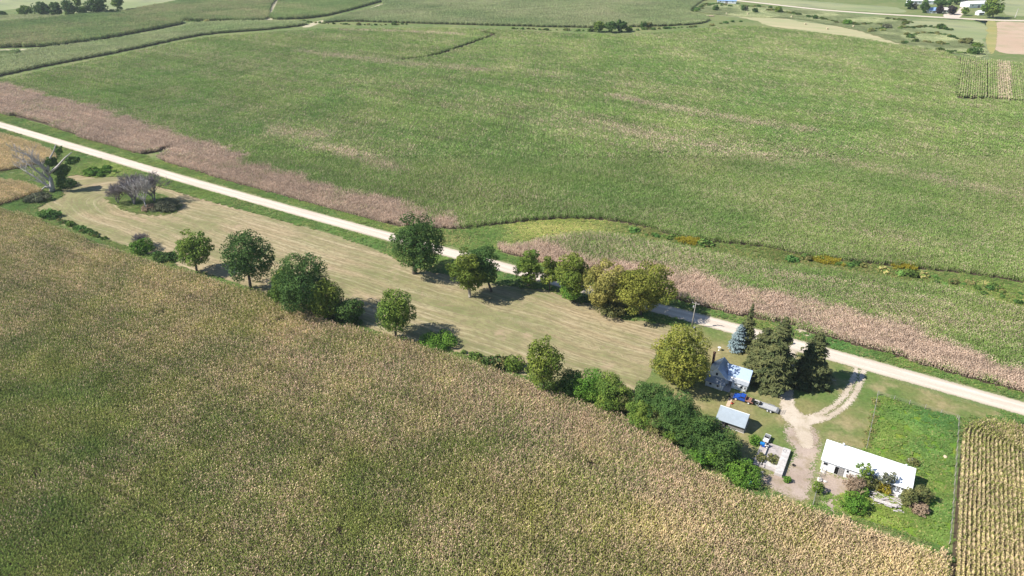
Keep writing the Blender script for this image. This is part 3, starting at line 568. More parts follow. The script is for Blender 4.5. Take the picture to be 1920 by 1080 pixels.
T_PLOT = tileset('plot_corn_tile', 4, 3.0, 1, .5, 9, 2.3, .75, .2, M['corn_pink'], tassel=1, spacing=1.35)
field('narrow_plot', [(1800, 108), (1848, 117), (1849, 186), (1797, 184)], math.radians(59.2), T_PLOT, plot_dry, 'small corn plot with upright rows near the right edge', L=3.0, W=1.35, sm=1)
field('striped_plot', [(1851, 116), (1900, 121), (2000, 130), (2020, 204), (1920, 194), (1851, 186)], math.radians(59.2), T_PLOT, plot_dry, 'corn plot with one tan stripe at the right edge', L=3.0, W=1.35, sm=1)

# -- rough grass in verges, waterway and corners
SPOTS = [(1010, 428, 20, .5, 1.0, 1.1), (1090, 422, 14, .45, 1.0, 1.15), (1190, 430, 10, .6, 1, 1.2), (920, 440, 10, .05, .3, 1.0), (1170, 428, 10, .2, .6, .9), (1290, 452, 4, .3, 1, 1.1), (1500, 490, 25, .45, .5, .7), (1250, 440, 20, .4, .4, .75), (1650, 505, 20, .45, .5, .75), (1880, 560, 16, .25, .7, 1.0), (200, 318, 14, 0, .9, 1.1), (140, 330, 8, .2, .5, 1.0), (60, 375, 8, .2, .2, .7), (300, 385, 7, .25, .2, .7), (850, 450, 6, .6, .3, .9)]
def tuft_attr(P):
    n = RN(P, .12, 101); d = .16 + (n - .5) * .7; h_ = .35 + (RN(P, .08, 103) - .5) * 1.0; v = .75 + .5 * RN(P, .15, 105)
    for sx, sy, r_, dd, hh, vv in SPOTS:
        c = at(sx, sy)[:2]; w_ = np.exp(-(np.hypot(*(P - c).T) / r_) ** 2); d = d * (1 - w_) + w_ * (dd + (n - .5) * .5); h_ = h_ * (1 - w_) + hh * w_; v = v * (1 - w_) + vv * w_ * (.8 + .4 * n)
    return d, np.clip(h_, 0, 1), v
def tufts(name, area, label, cat='grass', tallk=1.0, keep=1.0, extra_excl=(), attr=tuft_attr, S=1.6, T=None):
    poly = smooth_line(ground(area), 3, True); R = np.random.default_rng(5)
    P = rows_grid(poly, RA, S, S); P = P + R.uniform(-.4, .4, P.shape)
    ok = np.ones(len(P), bool)
    for e in EXCL: ok &= ~inside(e, P)
    ok &= seg_dist(ROAD, P) > 4.0
    for e in extra_excl: ok &= ~inside(e, P)
    ok &= R.random(len(P)) < keep
    P = P[ok]; d, h_, v = attr(P); n = len(P)
    return scatter(name, P, R.uniform(0, 6.28, n), T or T_TUFT, d, h_, v, label, cat, tallk * R.uniform(.5, 1.2, n) * (.5 + RN(P, .1, 107)), R.uniform(.85, 1.25, n))
HAYG = smooth_line(ground(HAY_PX), 3, True); LAWNG = smooth_line(ground(LAWN_PX), 3, True); PASTG = smooth_line(ground(PAST_PX), 3, True); ISG = smooth_line(ground(ISLE_PX), 3, True)
tufts('verge_grass', [(-150, 160), (60, 228), (436, 340), (700, 405), (830, 420), (960, 420), (1060, 405), (1250, 430), (1440, 455), (1700, 495), (1950, 525), (2060, 560), (2060, 620), (1900, 760), (2060, 790), (2060, 840), (1900, 800), (1700, 735), (1500, 668), (1260, 615), (1180, 612), (1000, 560), (830, 540), (560, 440), (330, 380), (120, 380), (60, 420), (-60, 400), (-150, 250)],
      'rough green grass in the road verges and the grassy waterway', extra_excl=[HAYG, LAWNG], T=T_WEED, tallk=.55)
tufts('fence_row_grass', [(40, 370), (110, 400), (220, 448), (330, 490), (500, 545), (700, 615), (900, 675), (1000, 700), (1200, 735), (1330, 850), (1420, 890), (1545, 945), (1780, 1015), (1800, 880), (1800, 790), (1825, 780), (1830, 800), (1812, 900), (1800, 1030), (1770, 1050), (1500, 970), (1250, 860), (1000, 730), (700, 640), (400, 540), (60, 430), (20, 400)],
      'green grass strip under the hedgerow along the foreground corn', extra_excl=[HAYG, LAWNG, PASTG])
tufts('island_grass', [(198, 372), (240, 397), (290, 404), (328, 400), (338, 386), (305, 366), (262, 358), (220, 360)], 'uncut grass island around the bare grey trees', extra_excl=[])
def past_attr(P):
    x, y = px(np.column_stack([P, np.zeros(len(P))])); n = RN(P, .12, 111)
    return .02 + (n - .5) * .4, np.clip(.3 + .45 * sstep(1740, 1660, x) + (RN(P, .08, 113) - .5) * 1.3, 0, 1), .72 + .6 * RN(P, .22, 115)
tufts('pasture_weeds', PAST_PX, 'dense green weeds growing in the fenced pasture', 'weeds', .5, .95, attr=past_attr, T=T_WEED)
print('counts', n0, n1)
# ------------------------------------------------------------------ trees
def crown_geom(box, base):
    x0, x1, y0, y1 = box; xc, yc = (x0 + x1) / 2, (y0 + y1) / 2
    if base is not None:
        B = at(*base); C = at_depth(xc, yc, B[1])
    else:
        zc = 2.0
        for _ in range(14):
            C = at(xc, yc, zc); s = scale_at(C); a = (x1 - x0) / 2 * s; th = math.atan2(H - zc, math.hypot(C[0], C[1])); E_ = (y1 - y0) / 2 * s
            c = math.sqrt(max(E_ ** 2 - (a * math.sin(th)) ** 2, (.5 * E_) ** 2)) / math.cos(th); zc = .85 * c
        B = np.array([C[0], C[1], 0.0])
    s = scale_at(C); a = (x1 - x0) / 2 * s; E_ = (y1 - y0) / 2 * s; th = math.atan2(H - C[2], math.hypot(C[0], C[1]))
    c = math.sqrt(max(E_ ** 2 - (a * math.sin(th)) ** 2, (.6 * E_) ** 2)) / math.cos(th)
    return B, C, a, c
def leaf_quads(C, Nrm, size, R, asp=.55):
    n = len(C); Nrm = Nrm / np.linalg.norm(Nrm, axis=1)[:, None]
    t = np.cross(Nrm, R.normal(size=(n, 3))); t /= np.linalg.norm(t, axis=1)[:, None] + 1e-9; b = np.cross(Nrm, t)
    s = size[:, None]; bend = Nrm * s * .25
    return np.stack([C + t * s - bend, C + b * s * asp, C - t * s - bend, C - b * s * asp], 1)
def foliage(C, a, c, R, nl=30, leaf=.42, dens=13, lobe=.31, up=.0, airy=.0, flat=.75, b=None):
    """leaf clumps on the skins of many overlapping lobes spread through an ellipsoid"""
    b = b or a
    nl = int(nl * 1.35); i = np.arange(nl) + .5; ph = np.arccos(1 - 2 * i / nl); az = math.pi * (1 + 5 ** .5) * i
    D = np.stack([np.cos(az) * np.sin(ph), np.sin(az) * np.sin(ph), np.cos(ph)], 1) + R.normal(0, .13, (nl, 3))
    rad = R.uniform(.5, .93, nl); rad[R.random(nl) < .2] *= .5
    LC = D * rad[:, None] * np.array([a, b, c]); LC[:, 2] *= np.where(LC[:, 2] < 0, .92, 1)
    LR = lobe * (a * b * c) ** (1 / 3) * R.uniform(.6, 1.4, nl)
    if airy: k = R.random(nl) > airy * .35; LC, LR = LC[k], LR[k]; nl = len(LC)
    nl0 = nl; lobv = R.random(nl); P = []; N_ = []; LV = []
    area = 4 * math.pi * (a * b * c) ** (2 / 3); tot = int(area * dens * (1 - .35 * airy)); wts = LR ** 2 / (LR ** 2).sum()
    for k in range(nl):
        n = int(tot * wts[k]) + 4; d = R.normal(size=(n, 3)); d /= np.linalg.norm(d, axis=1)[:, None]
        sh = R.uniform(.72, 1.08, n) ; p = LC[k] + d * (LR[k] * sh)[:, None] * np.array([1, 1, flat + up])
        q = (p / np.array([a, b, c])); keep = (q ** 2).sum(1) < 1.12 + .18 * R.random(n)
        dd = np.linalg.norm(p[:, None] - LC[None], axis=2) / LR; dd[:, k] = 9; keep &= dd.min(1) > .62
        P.append(p[keep]); nn = d[keep] * 1.0 + R.normal(0, .42, (keep.sum(), 3)) + np.array([0, 0, .25]); N_.append(nn); LV.append(np.full(keep.sum(), lobv[k]))
    P = np.concatenate(P); N_ = np.concatenate(N_); LV = np.concatenate(LV); n = len(P)
    Q = leaf_quads(P + C, N_, leaf * R.uniform(.6, 1.25, n), R); Q[..., 2] = np.maximum(Q[..., 2], .02)
    r = np.clip(R.random(n) * .8 + .2 * R.random(), 0, 1)
    return Q, r, np.clip(LV * .8 + R.normal(0, .15, n), 0, 1), LC + C
def crown_obj(Q, r, lv, mat, parent, name='crown'):
    me = np_mesh(name, Q.reshape(-1, 3), 4, np.arange(len(Q) * 4), {'r': np.repeat(r, 4), 'lobe': np.repeat(lv, 4)}, mat)
    return link(bpy.data.objects.new(name, me), parent)
TREE_N = [0]
def tree(name, label, box, base, mat, group=None, bark='bark', cat='tree', **k):
    TREE_N[0] += 1; R = np.random.default_rng(1000 + TREE_N[0]); rr = random.Random(TREE_N[0])
    B, C, a, c = crown_geom(box, base); s = scale_at(C)
    leaf = k.pop('leaf', None) or max(.30, min(.9, s * 2.0)); trunk_r = k.pop('trunk_r', .06); lean = k.pop('lean', 0)
    dens = k.pop('dens', 13 * (.42 / leaf) ** 2)
    root = empty(name, tuple(B)); tag(root, label, cat, group); Cl = C - B
    Q, r, lv, LC = foliage(Cl, a * .98, c * .98, R, leaf=leaf, dens=dens, **k)
    crown_obj(Q, r, lv, mat, root)
    t = MB(); rt = max(.12, a * trunk_r); hb = max(Cl[2] - c * .55, .3); top = Vector(Cl) + Vector((0, 0, c * .25))
    mid = Vector((Cl[0] * .45 + rr.uniform(-.2, .2), Cl[1] * .45, hb))
    t.tube([(0, 0, -.1), (0, 0, .25), mid * .5, mid, (mid + top) / 2, top], [rt * 1.5, rt * 1.1, rt, rt * .85, rt * .5, rt * .15], 8)
    for q in LC[R.permutation(len(LC))[:10]]:
        st = mid.lerp(top, rr.uniform(.0, .5)); e = Vector(q); m_ = st.lerp(e, .5) + Vector((0, 0, -.08 * (e - st).length))
        t.tube([st, m_, e], [rt * .42, rt * .28, rt * .08], 5)
    t.build('trunk', M[bark], root, smooth=True)
    return root
def bush(name, label, box, mat, group=None, cat='bush', base=None, **k):
    k.setdefault('nl', 18); k.setdefault('lobe', .42); TREE_N[0] += 1
    R = np.random.default_rng(1000 + TREE_N[0]); B, C, a, c = crown_geom(box, base); s = scale_at(C)
    leaf = k.pop('leaf', None) or max(.2, min(.9, s * 1.7)); dens = k.pop('dens', 13 * (.42 / leaf) ** 2)
    root = empty(name, tuple(B)); tag(root, label, cat, group)
    Q, r, lv, LC = foliage(C - B, a, c, R, leaf=leaf, dens=dens, **k); crown_obj(Q, r, lv, mat, root, 'foliage')
    t = MB()
    for q in LC[R.permutation(len(LC))[:6]]:
        e = Vector(q); t.tube([(e.x * .1, e.y * .1, 0), e * .5, e], [.06, .045, .015], 5)
    t.build('stem', M['bark'], root); return root
def conifer(name, label, base, top, half, mat, group=None, n_whorl=26, shape=.85, droop=.25, low=.06, spray=.5):
    TREE_N[0] += 1; R = np.random.default_rng(1000 + TREE_N[0]); B = at(*base); T_ = at_depth(top[0], top[1], B[1]); h = T_[2]; s = scale_at(T_ / 2 + B / 2); r0 = half * s
    root = empty(name, tuple(B)); tag(root, label, 'tree', group)
    t = MB(); t.tube([(0, 0, -.1), (0, 0, h * .5), (0, 0, h * .97)], [r0 * .07 + .08, r0 * .045 + .04, .03], 7)
    Pn, Nn, Sz, lb = [], [], [], []
    for wv in range(n_whorl):
        f = low + (1 - low) * (wv + R.uniform(-.3, .3)) / n_whorl; f = min(max(f, low), .99); rad = r0 * (1 - f) ** shape * R.uniform(.7, 1.15)
        if f < .16: rad *= .6 + f * 2.5
        nb = max(4, int(5 + rad * 2.2)); az0 = R.uniform(0, 6.28)
        for j in range(nb):
            az = az0 + j * 6.283 / nb + R.normal(0, .15); L = rad * R.uniform(.55, 1.2); d = np.array([math.cos(az), math.sin(az)]); lv_ = R.random()
            z0 = h * f; ne = int(5 + L * 9)
            tt_ = R.uniform(.12, 1, ne) ** .75; wdt = (.14 + .26 * (1 - tt_)) * min(L, 2.6)
            lat = R.normal(0, 1, ne) * wdt; side = np.array([-d[1], d[0]])
            p = np.column_stack([d[0] * tt_ * L + side[0] * lat, d[1] * tt_ * L + side[1] * lat, z0 - droop * L * tt_ ** 1.2 + .12 * L * np.maximum(tt_ - .6, 0) - np.abs(lat) * .3 + R.normal(0, .06, ne)])
            Pn.append(p); Nn.append(np.column_stack([d[0] * .5 + R.normal(0, .35, ne), d[1] * .5 + R.normal(0, .35, ne), np.full(ne, .9)])); lb.append(np.full(ne, lv_)); Sz.append(spray * R.uniform(.6, 1.2, ne) * (.55 + .45 * (1 - f)))
            if j % 2 == 0: t.tube([(0, 0, z0), (d[0] * L * .8, d[1] * L * .8, z0 - droop * L * .8)], [.05, .015], 4)
    P = np.concatenate(Pn); N_ = np.concatenate(Nn); Sz = np.concatenate(Sz); lv = np.concatenate(lb)
    Q = leaf_quads(P, N_, Sz, R, .4); Q[..., 2] = np.maximum(Q[..., 2], .05); crown_obj(Q, R.random(len(P)), lv, mat, root); t.build('trunk', M['bark'], root, smooth=True)
    return root
def branching(t, p, d, L, r, depth, rr, spread=.6, up=.08, nseg=4, ends=None):
    path = [p]; rad = [r]; q = p; dd = d
    for i in range(3):
        dd = (dd + Vector((rr.uniform(-.2, .2), rr.uniform(-.2, .2), rr.uniform(-.1, .15) + up * .4))).normalized(); q = q + dd * L / 3; path.append(q); rad.append(r * (1 - .17 * (i + 1)))
    t.tube(path, rad, 7 if r > .12 else nseg)
    if depth == 0:
        if ends is not None: ends.append(q)
        return
    for k in range(3 if depth > 1 else 5):
        b = path[3] if k < 2 else path[rr.choice([1, 2])]
        nd = (dd + Vector((rr.uniform(-1, 1), rr.uniform(-1, 1), rr.uniform(-.6, .8))) * spread + Vector((0, 0, up))).normalized()
        branching(t, b, nd, L * rr.uniform(.6, .82), max(r * rr.uniform(.45, .65), .05), depth - 1, rr, spread, up, 3 if r < .1 else 4, ends)
def bare_tree(name, label, base, h, mat, seed, lean=(0, 0), depth=5, group=None, trunk_frac=.28, r=.3, spread=.7, stems=1):
    B = at(*base); root = empty(name, tuple(B)); tag(root, label, 'tree', group); rr = random.Random(seed); t = MB(); br = MB()
    for k in range(stems):
        d = Vector((lean[0] + rr.uniform(-.15, .15) * stems, lean[1] + rr.uniform(-.15, .15) * stems, 1)).normalized(); top = d * h * trunk_frac
        t.tube([(0, 0, -.1), d * .3, top * .5, top], [r * 1.4, r, r * .85, r * .7], 8)
        for j in range(8):
            nd = (d + Vector((rr.uniform(-1, 1), rr.uniform(-1, 1), rr.uniform(-.2, .6))) * spread).normalized()
            branching(br, top if j < 3 else top * .75, nd, h * .29, r * .5, depth - 1, rr, spread)
    t.build('trunk', M[mat], root, smooth=True); br.build('branch', M[mat], root); return root

HR = 'trees of the hedgerow along the foreground corn'; RT = 'trees along the gravel road'
# hedgerow, left to right
bare_tree('bare_shrub', 'grey leafless shrub behind the small bright bush at the left end of the hedgerow', (266, 462), 6.5, 'dark_dead_wood', 5, depth=4, r=.1, spread=.9, stems=3, trunk_frac=.12)
bush('bush', 'small bright green bush in front of the grey leafless shrub', (243, 287, 446, 477), M['leaf_bright'])
bush('bush', 'low dark blue green bramble in the shade right of the bright bush', (284, 332, 470, 492), M['leaf_dark'], flat=.5)
tree('round_tree', 'rounded green tree with short dark trunk, leftmost full tree of the hedgerow', (329, 398, 430, 499), (369, 508), M['leaf_mid'], HR, nl=34, leaf=.38)
tree('maple_tree', 'tall ragged dark green tree standing right of the rounded hedgerow tree', (417, 511, 432, 532), (470, 540), M['leaf_dark'], HR, nl=40, up=.5, lobe=.3)
tree('broad_tree', 'large dense dark green tree, widest of the hedgerow', (512, 620, 474, 592), (572, 590), M['leaf_dark'], HR, nl=44, up=.3, lobe=.3)
tree('side_tree', 'lighter green tree pressed against the left flank of the widest hedgerow tree', (502, 556, 498, 574), (530, 566), M['leaf_mid'], HR, nl=24, up=.3)
tree('slim_tree', 'yellowish green tree leaning on the right flank of the widest hedgerow tree', (580, 643, 522, 600), (614, 600), M['leaf_lime'], HR, nl=26, up=.5)
bush('bush', 'rounded dark green bush between the yellowish tree and the olive tree', (628, 682, 552, 610), M['leaf_dark'])
tree('maple_tree', 'olive green tree with upswept leaves standing alone mid hedgerow', (702, 779, 543, 626), (742, 630), M['leaf_mid'], HR, nl=34, up=.7, lobe=.3)
bush('bush', 'low green bush with long shadow right of the olive tree', (786, 856, 622, 656), M['leaf_bright'])
bush('bush', 'small lone bush left of the tall yellow green hedgerow tree', (945, 984, 665, 699), M['leaf_mid'])
tree('tall_tree', 'tall yellow green tree in the middle of the hedgerow', (983, 1056, 631, 728), (1020, 735), M['leaf_lime'], HR, nl=38, up=.2, lobe=.3)
bush('bush', 'dark bush at the right foot of the tall yellow green tree', (1046, 1096, 688, 744), M['leaf_dark'])
bush('bush', 'bright green bush in the middle of the hedgerow', (1076, 1142, 692, 758), M['leaf_bright'], nl=22)
bush('bush', 'broad rounded green bush at the gap in the hedgerow', (1108, 1184, 698, 772), M['leaf_mid'], nl=24)
bush('bush', 'scrubby low bush right of the gap beside tan corn', (1156, 1202, 734, 780), M['leaf_olive'])
bush('bush', 'dark bush between the tall yellow green tree and the cornfield', (1030, 1070, 712, 744), M['leaf_mid'])
HM = 'trees of the dense thicket behind the grey shed'
for i, (bx, m, lb) in enumerate([((1182, 1262, 712, 790), 'leaf_dark', 'upper left tree of the thicket, dark and rounded'), ((1170, 1240, 746, 810), 'leaf_mid', 'leafy thicket tree nearest the gap in the hedgerow'),
        ((1218, 1312, 732, 830), 'leaf_dark', 'tall dark green thicket tree below the big yellow tree'), ((1256, 1328, 772, 850), 'leaf_dark', 'dark thicket tree halfway along the corn edge'),
        ((1280, 1350, 770, 856), 'leaf_dark', 'thicket tree in front of the left end of the grey shed'), ((1310, 1392, 800, 880), 'leaf_dark', 'dark thicket tree below the grey shed wall'), ((1296, 1366, 820, 880), 'leaf_bright', 'bright green thicket tree at the lower corn edge'), ((1240, 1290, 790, 836), 'leaf_mid', 'low thicket tree squeezed against the corn below the tall one'), ((1210, 1260, 770, 820), 'leaf_olive', 'olive thicket tree on the corn side, second from the gap')]):
    bush('thicket_tree', lb, bx, M[m], HM, 'tree', nl=44, lobe=.27, flat=.9)
bush('bush', 'isolated green bush at the corner of the concrete slab', (1360, 1428, 862, 914), M['leaf_bright'], nl=22)
# trees along the road
tree('oak_tree', 'tallest dark green tree beside the gravel road, with orange tinged left edge', (734, 834, 400, 508), (777, 513), M['leaf_dark'], RT, nl=46, lobe=.28, trunk_r=.085)
tree('ash_tree', 'dark green tree half hidden behind the pale trunked tree', (866, 936, 454, 540), (921, 546), M['leaf_dark'], RT, nl=30, airy=.2)
tree('ash_tree', 'round yellow green tree with a pale bare trunk in the hay field', (838, 914, 462, 544), (881, 557), M['leaf_lime'], RT, 'pale_bark', nl=32, airy=.3, trunk_r=.07)
tree('roadside_tree', 'dark green roadside tree right of the pale trunked tree', (964, 1018, 467, 534), (991, 537), M['leaf_mid'], RT, nl=26, airy=.25, lobe=.3)
tree('roadside_tree', 'slim loose leaved tree third from the hay field tree along the road', (1012, 1050, 478, 540), (1031, 545), M['leaf_lime'], RT, nl=22, airy=.4, lobe=.32)
tree('roadside_tree', 'spreading airy green tree left of the two yellow trees', (1040, 1118, 468, 560), (1076, 564), M['leaf_lime'], RT, nl=34, airy=.35, lobe=.29)
bush('bush', 'leafy sapling clump under the spreading airy roadside tree', (1052, 1092, 524, 562), M['leaf_bright'], base=(1074, 566))
tree('walnut_tree', 'pale yellow tree with open crown by the road', (1094, 1184, 482, 578), (1151, 580), M['leaf_pale'], RT, nl=42, airy=.3, lobe=.28)
tree('walnut_tree', 'broad yellow green tree, largest of the roadside row', (1148, 1268, 486, 592), (1200, 591), M['leaf_yellow'], RT, nl=60, airy=.2, lobe=.25)
bush('bush', 'shady undergrowth at the foot of the broad roadside tree', (1115, 1180, 560, 590), M['leaf_olive'], base=(1150, 588))
# trees round the house
tree('maple_tree', 'big yellow green tree beside the left end of the white house', (1219, 1334, 611, 736), (1277, 721), M['leaf_yellow'], None, nl=84, lobe=.235, up=.15)
conifer('spruce_tree', 'slender dark spruce behind the blue spruce', (1396, 652), (1402, 566), 24, M['needle_green'])
conifer('blue_spruce', 'small round silvery blue spruce on the front lawn', (1382, 655), (1380, 607), 22, M['needle_blue'], n_whorl=22, shape=.55, droop=.05, spray=.42)
conifer('spruce_tree', 'massive olive spruce right of the white house, front trunk', (1446, 724), (1449, 592), 41, M['needle_green'], n_whorl=32, shape=.5, droop=.35, spray=.7)
conifer('spruce_tree', 'olive spruce between the blue spruce and the massive spruce', (1424, 692), (1424, 612), 38, M['needle_green'], n_whorl=24, shape=.5, droop=.35, spray=.7)
conifer('spruce_tree', 'dark spruce inside the looping driveway', (1516, 714), (1525, 620), 46, M['needle_green'], n_whorl=26, shape=.6, droop=.4, spray=.7)
# left end: dead trees
def leaning_tree():
    B = at(98, 359); root = empty('dead_tree', tuple(B)); tag(root, 'half dead leaning tree with silver bare limbs and green leaves on its right', 'tree')
    rr = random.Random(3); t = MB(); br = MB(); tw = MB(); s = scale_at(B)
    def P(x, y, dy=0): return Vector(at_depth(x, y, B[1] + dy) - B)
    t.tube([(0, 0, -.1), P(98, 350), P(95, 335), P(88, 318)], [1.3, .95, .8, .6], 9)
    limbs = [[(97, 352), (80, 342), (60, 328), (42, 318)], [(95, 340), (75, 325), (58, 312), (36, 296)], [(92, 330), (78, 312), (60, 300), (48, 286)], [(88, 318), (72, 306), (55, 292), (35, 285)], [(97, 353), (85, 350), (75, 358)], [(90, 320), (92, 300), (100, 285), (105, 270)], [(92, 326), (108, 312), (122, 296), (135, 285)]]
    for i, l in enumerate(limbs):
        pts = [P(x, y, rr.uniform(-2, 2) * (k > 0)) for k, (x, y) in enumerate(l)]; n = len(pts)
        br.tube(pts, [.62 - .48 * k / (n - 1) for k in range(n)], 7)
        if i in (0, 1, 2, 3):
            for _ in range(14):
                k = rr.randrange(1, n); d = (pts[k] - pts[k - 1]).normalized(); nd = (d + Vector((rr.uniform(-.8, .5), rr.uniform(-.8, .8), rr.uniform(-.3, .9)))).normalized()
                branching(tw, pts[k - 1].lerp(pts[k], rr.random()), nd, rr.uniform(2.0, 3.6), .13, 2, rr, .8)
    t.build('trunk', M['dead_wood'], root, smooth=True); br.build('limb', M['dead_wood'], root, smooth=True); tw.build('branch', M['dead_wood'], root)
    R = np.random.default_rng(9); Qs = []
    for (x, y, w_, h_, dn) in [(95, 303, 11, 10, 7), (118, 318, 16, 12, 9), (110, 282, 7, 10, 4), (136, 300, 14, 7, 6), (114, 338, 9, 9, 9)]:
        C = np.array(P(x, y, rr.uniform(-2, 3))); Qs.append(foliage(C, w_ * s, h_ * s, R, nl=12, leaf=.55, dens=dn, lobe=.4))
    crown_obj(np.concatenate([q[0] for q in Qs]), np.concatenate([q[1] for q in Qs]), np.concatenate([q[2] for q in Qs]), M['leaf_dark'], root)
leaning_tree()
IT = 'bare grey trees on the grass island in the hay field'
bare_tree('bare_tree', 'white trunked bare tree at the front of the grass island', (276, 394), 13, 'dead_wood', 21, depth=5, group=IT, r=.26, trunk_frac=.35)
bare_tree('bare_tree', 'dense grey bare tree in the middle of the grass island', (252, 384), 13, 'dark_dead_wood', 22, depth=5, group=IT, r=.3, spread=.95, stems=3)
bare_tree('bare_tree', 'leafless grey tree at the left end of the grass island', (222, 381), 9, 'dark_dead_wood', 23, depth=5, group=IT, r=.2, spread=.9, trunk_frac=.2, stems=2)
bare_tree('bare_tree', 'leafless grey tree at the back right of the grass island', (290, 378), 13, 'dark_dead_wood', 24, depth=5, group=IT, r=.28, spread=.95, stems=2)
bush('bush', 'low rounded grey green bush at the right end of the grass island', (280, 335, 372, 398), M['leaf_grey'], flat=.55)
bush('bush', 'reddish brown scrub in front of the grass island trees', (262, 300, 382, 396), M['leaf_brown'], flat=.5)
bush('bush', 'bright green weed patch beside the road above the grass island', (150, 216, 312, 330), M['leaf_bright'], flat=.4, lobe=.3)
bush('bush', 'grey green scrub below the dead leaning tree', (48, 96, 360, 380), M['leaf_grey'], flat=.4)
bush('bush', 'dark scrub under the leaves of the dead leaning tree', (105, 142, 334, 352), M['leaf_dark'], flat=.5)
# brush around the long shed
bush('bush', 'dense dark green bush in front of the rubble pile', (1577, 1630, 926, 962), M['leaf_bright'], nl=22)
bush('bush', 'mixed green bush at the right end of the rubble pile', (1692, 1720, 912, 952), M['leaf_olive'])
bush('bush', 'dry brownish bush in the shadow of the long shed', (1714, 1750, 910, 946), M['leaf_olive'], airy=.5)
bush('brush_pile', 'pinkish dead brush heap by the pasture corner', (1708, 1745, 938, 966), M['leaf_brown'], flat=.4, airy=.8)
bush('bush', 'golden yellow bush against the front of the long shed', (1640, 1672, 898, 926), M['leaf_gold'])
bush('bush', 'olive bush left of the golden bush by the long shed', (1612, 1648, 886, 920), M['leaf_olive'], airy=.3)
bush('bush', 'rusty brown dry bush in front of the long shed', (1582, 1624, 890, 926), M['leaf_brown'], airy=.8, flat=.5)
bush('bush', 'small green bush between rusty bush and rubble', (1608, 1628, 912, 932), M['leaf_bright'])
tree('sapling', 'thin pale sapling reaching over the long shed roof, left one', (1604, 1640, 866, 902), (1624, 912), M['leaf_mid'], 'saplings by the long shed', nl=16, airy=.95, dens=9, lobe=.3)
tree('sapling', 'thin pale sapling reaching over the long shed roof, right one', (1650, 1682, 880, 912), (1662, 922), M['leaf_grey'], 'saplings by the long shed', nl=16, airy=.95, dens=9, lobe=.3)
bush('bush', 'green weeds along the gate fence', (1524, 1545, 900, 926), M['leaf_mid'])
bush('weed_clump', 'grey green weeds growing on the concrete slab, right clump', (1438, 1464, 852, 870), M['leaf_olive'], cat='weeds', airy=.8, flat=.4)
bush('weed_clump', 'sparse weeds growing on the concrete slab, left clump', (1416, 1440, 848, 868), M['leaf_olive'], cat='weeds', airy=1.0, flat=.4)
bush('weed_clump', 'yellow green weeds between the grey shed and the slab', (1402, 1428, 816, 834), M['leaf_bright'], cat='weeds')
bush('weed_clump', 'small green weed clump at the near corner of the slab', (1468, 1484, 892, 906), M['leaf_bright'], cat='weeds')
bush('bush', 'weedy tuft beside the white stone in the pasture', (1700, 1724, 858, 874), M['leaf_olive'])
# distant trees
DT = 'distant tree clump at the upper left'
for bx, by, m, lb in [((33, 62, 11, 29), (48, 29), 'leaf_mid', 'low bushy tree at the left end of the distant clump'), ((62, 92, 1, 30), (77, 30), 'leaf_dark', 'broad dark tree, second from the left of the distant clump'), ((88, 118, 3, 30), (104, 30), 'leaf_dark', 'rounded dark tree in the middle of the distant clump'),
        ((114, 141, -2, 31), (127, 31), 'leaf_dark', 'dense tree right of the middle of the distant clump'), ((137, 152, -6, 16), (145, 29), 'leaf_mid', 'taller pale tree behind the gap of the distant clump'), ((144, 165, 6, 30), (154, 30), 'leaf_mid', 'smaller light tree in the gap of the distant clump'),
        ((163, 201, -10, 28), (182, 28), 'leaf_dark', 'largest tree at the right of the distant clump'), ((208, 232, -12, 18), (220, 22), 'leaf_mid', 'lone airy tree right of the distant clump')]:
    tree('distant_tree', lb, bx, by, M[m], DT, nl=22)
bush('distant_bush', 'dark hedge bush at the upper left edge', (-6, 14, 20, 31), M['leaf_dark'], nl=12)
bush('distant_bush', 'low bush right of the distant tree clump', (198, 226, 18, 28), M['leaf_dark'], nl=12)
tree('distant_tree', 'leftmost rounded tree on the far field edge', (1112, 1134, 40, 60), (1123, 60), M['leaf_mid'], 'trees on the far field edge', nl=20)
tree('distant_tree', 'dark green tree in the middle of the far field edge trees', (1133, 1158, 38, 60), (1146, 61), M['leaf_dark'], 'trees on the far field edge', nl=20)
tree('distant_tree', 'tallest dark green tree on the far field edge', (1153, 1176, 36, 59), (1165, 60), M['leaf_dark'], 'trees on the far field edge', nl=20)
bush('distant_bush', 'small bush right of the far field edge trees', (1172, 1186, 49, 59), M['leaf_mid'], nl=10)
bush('distant_bush', 'dark bush alone at the end of the far field edge', (1200, 1213, 40, 53), M['leaf_dark'], nl=12)
bush('distant_bush', 'pale bush beside the dark one at the end of the far field edge', (1211, 1224, 41, 53), M['leaf_olive'], nl=12)
CB = 'bushes along the distant creek'
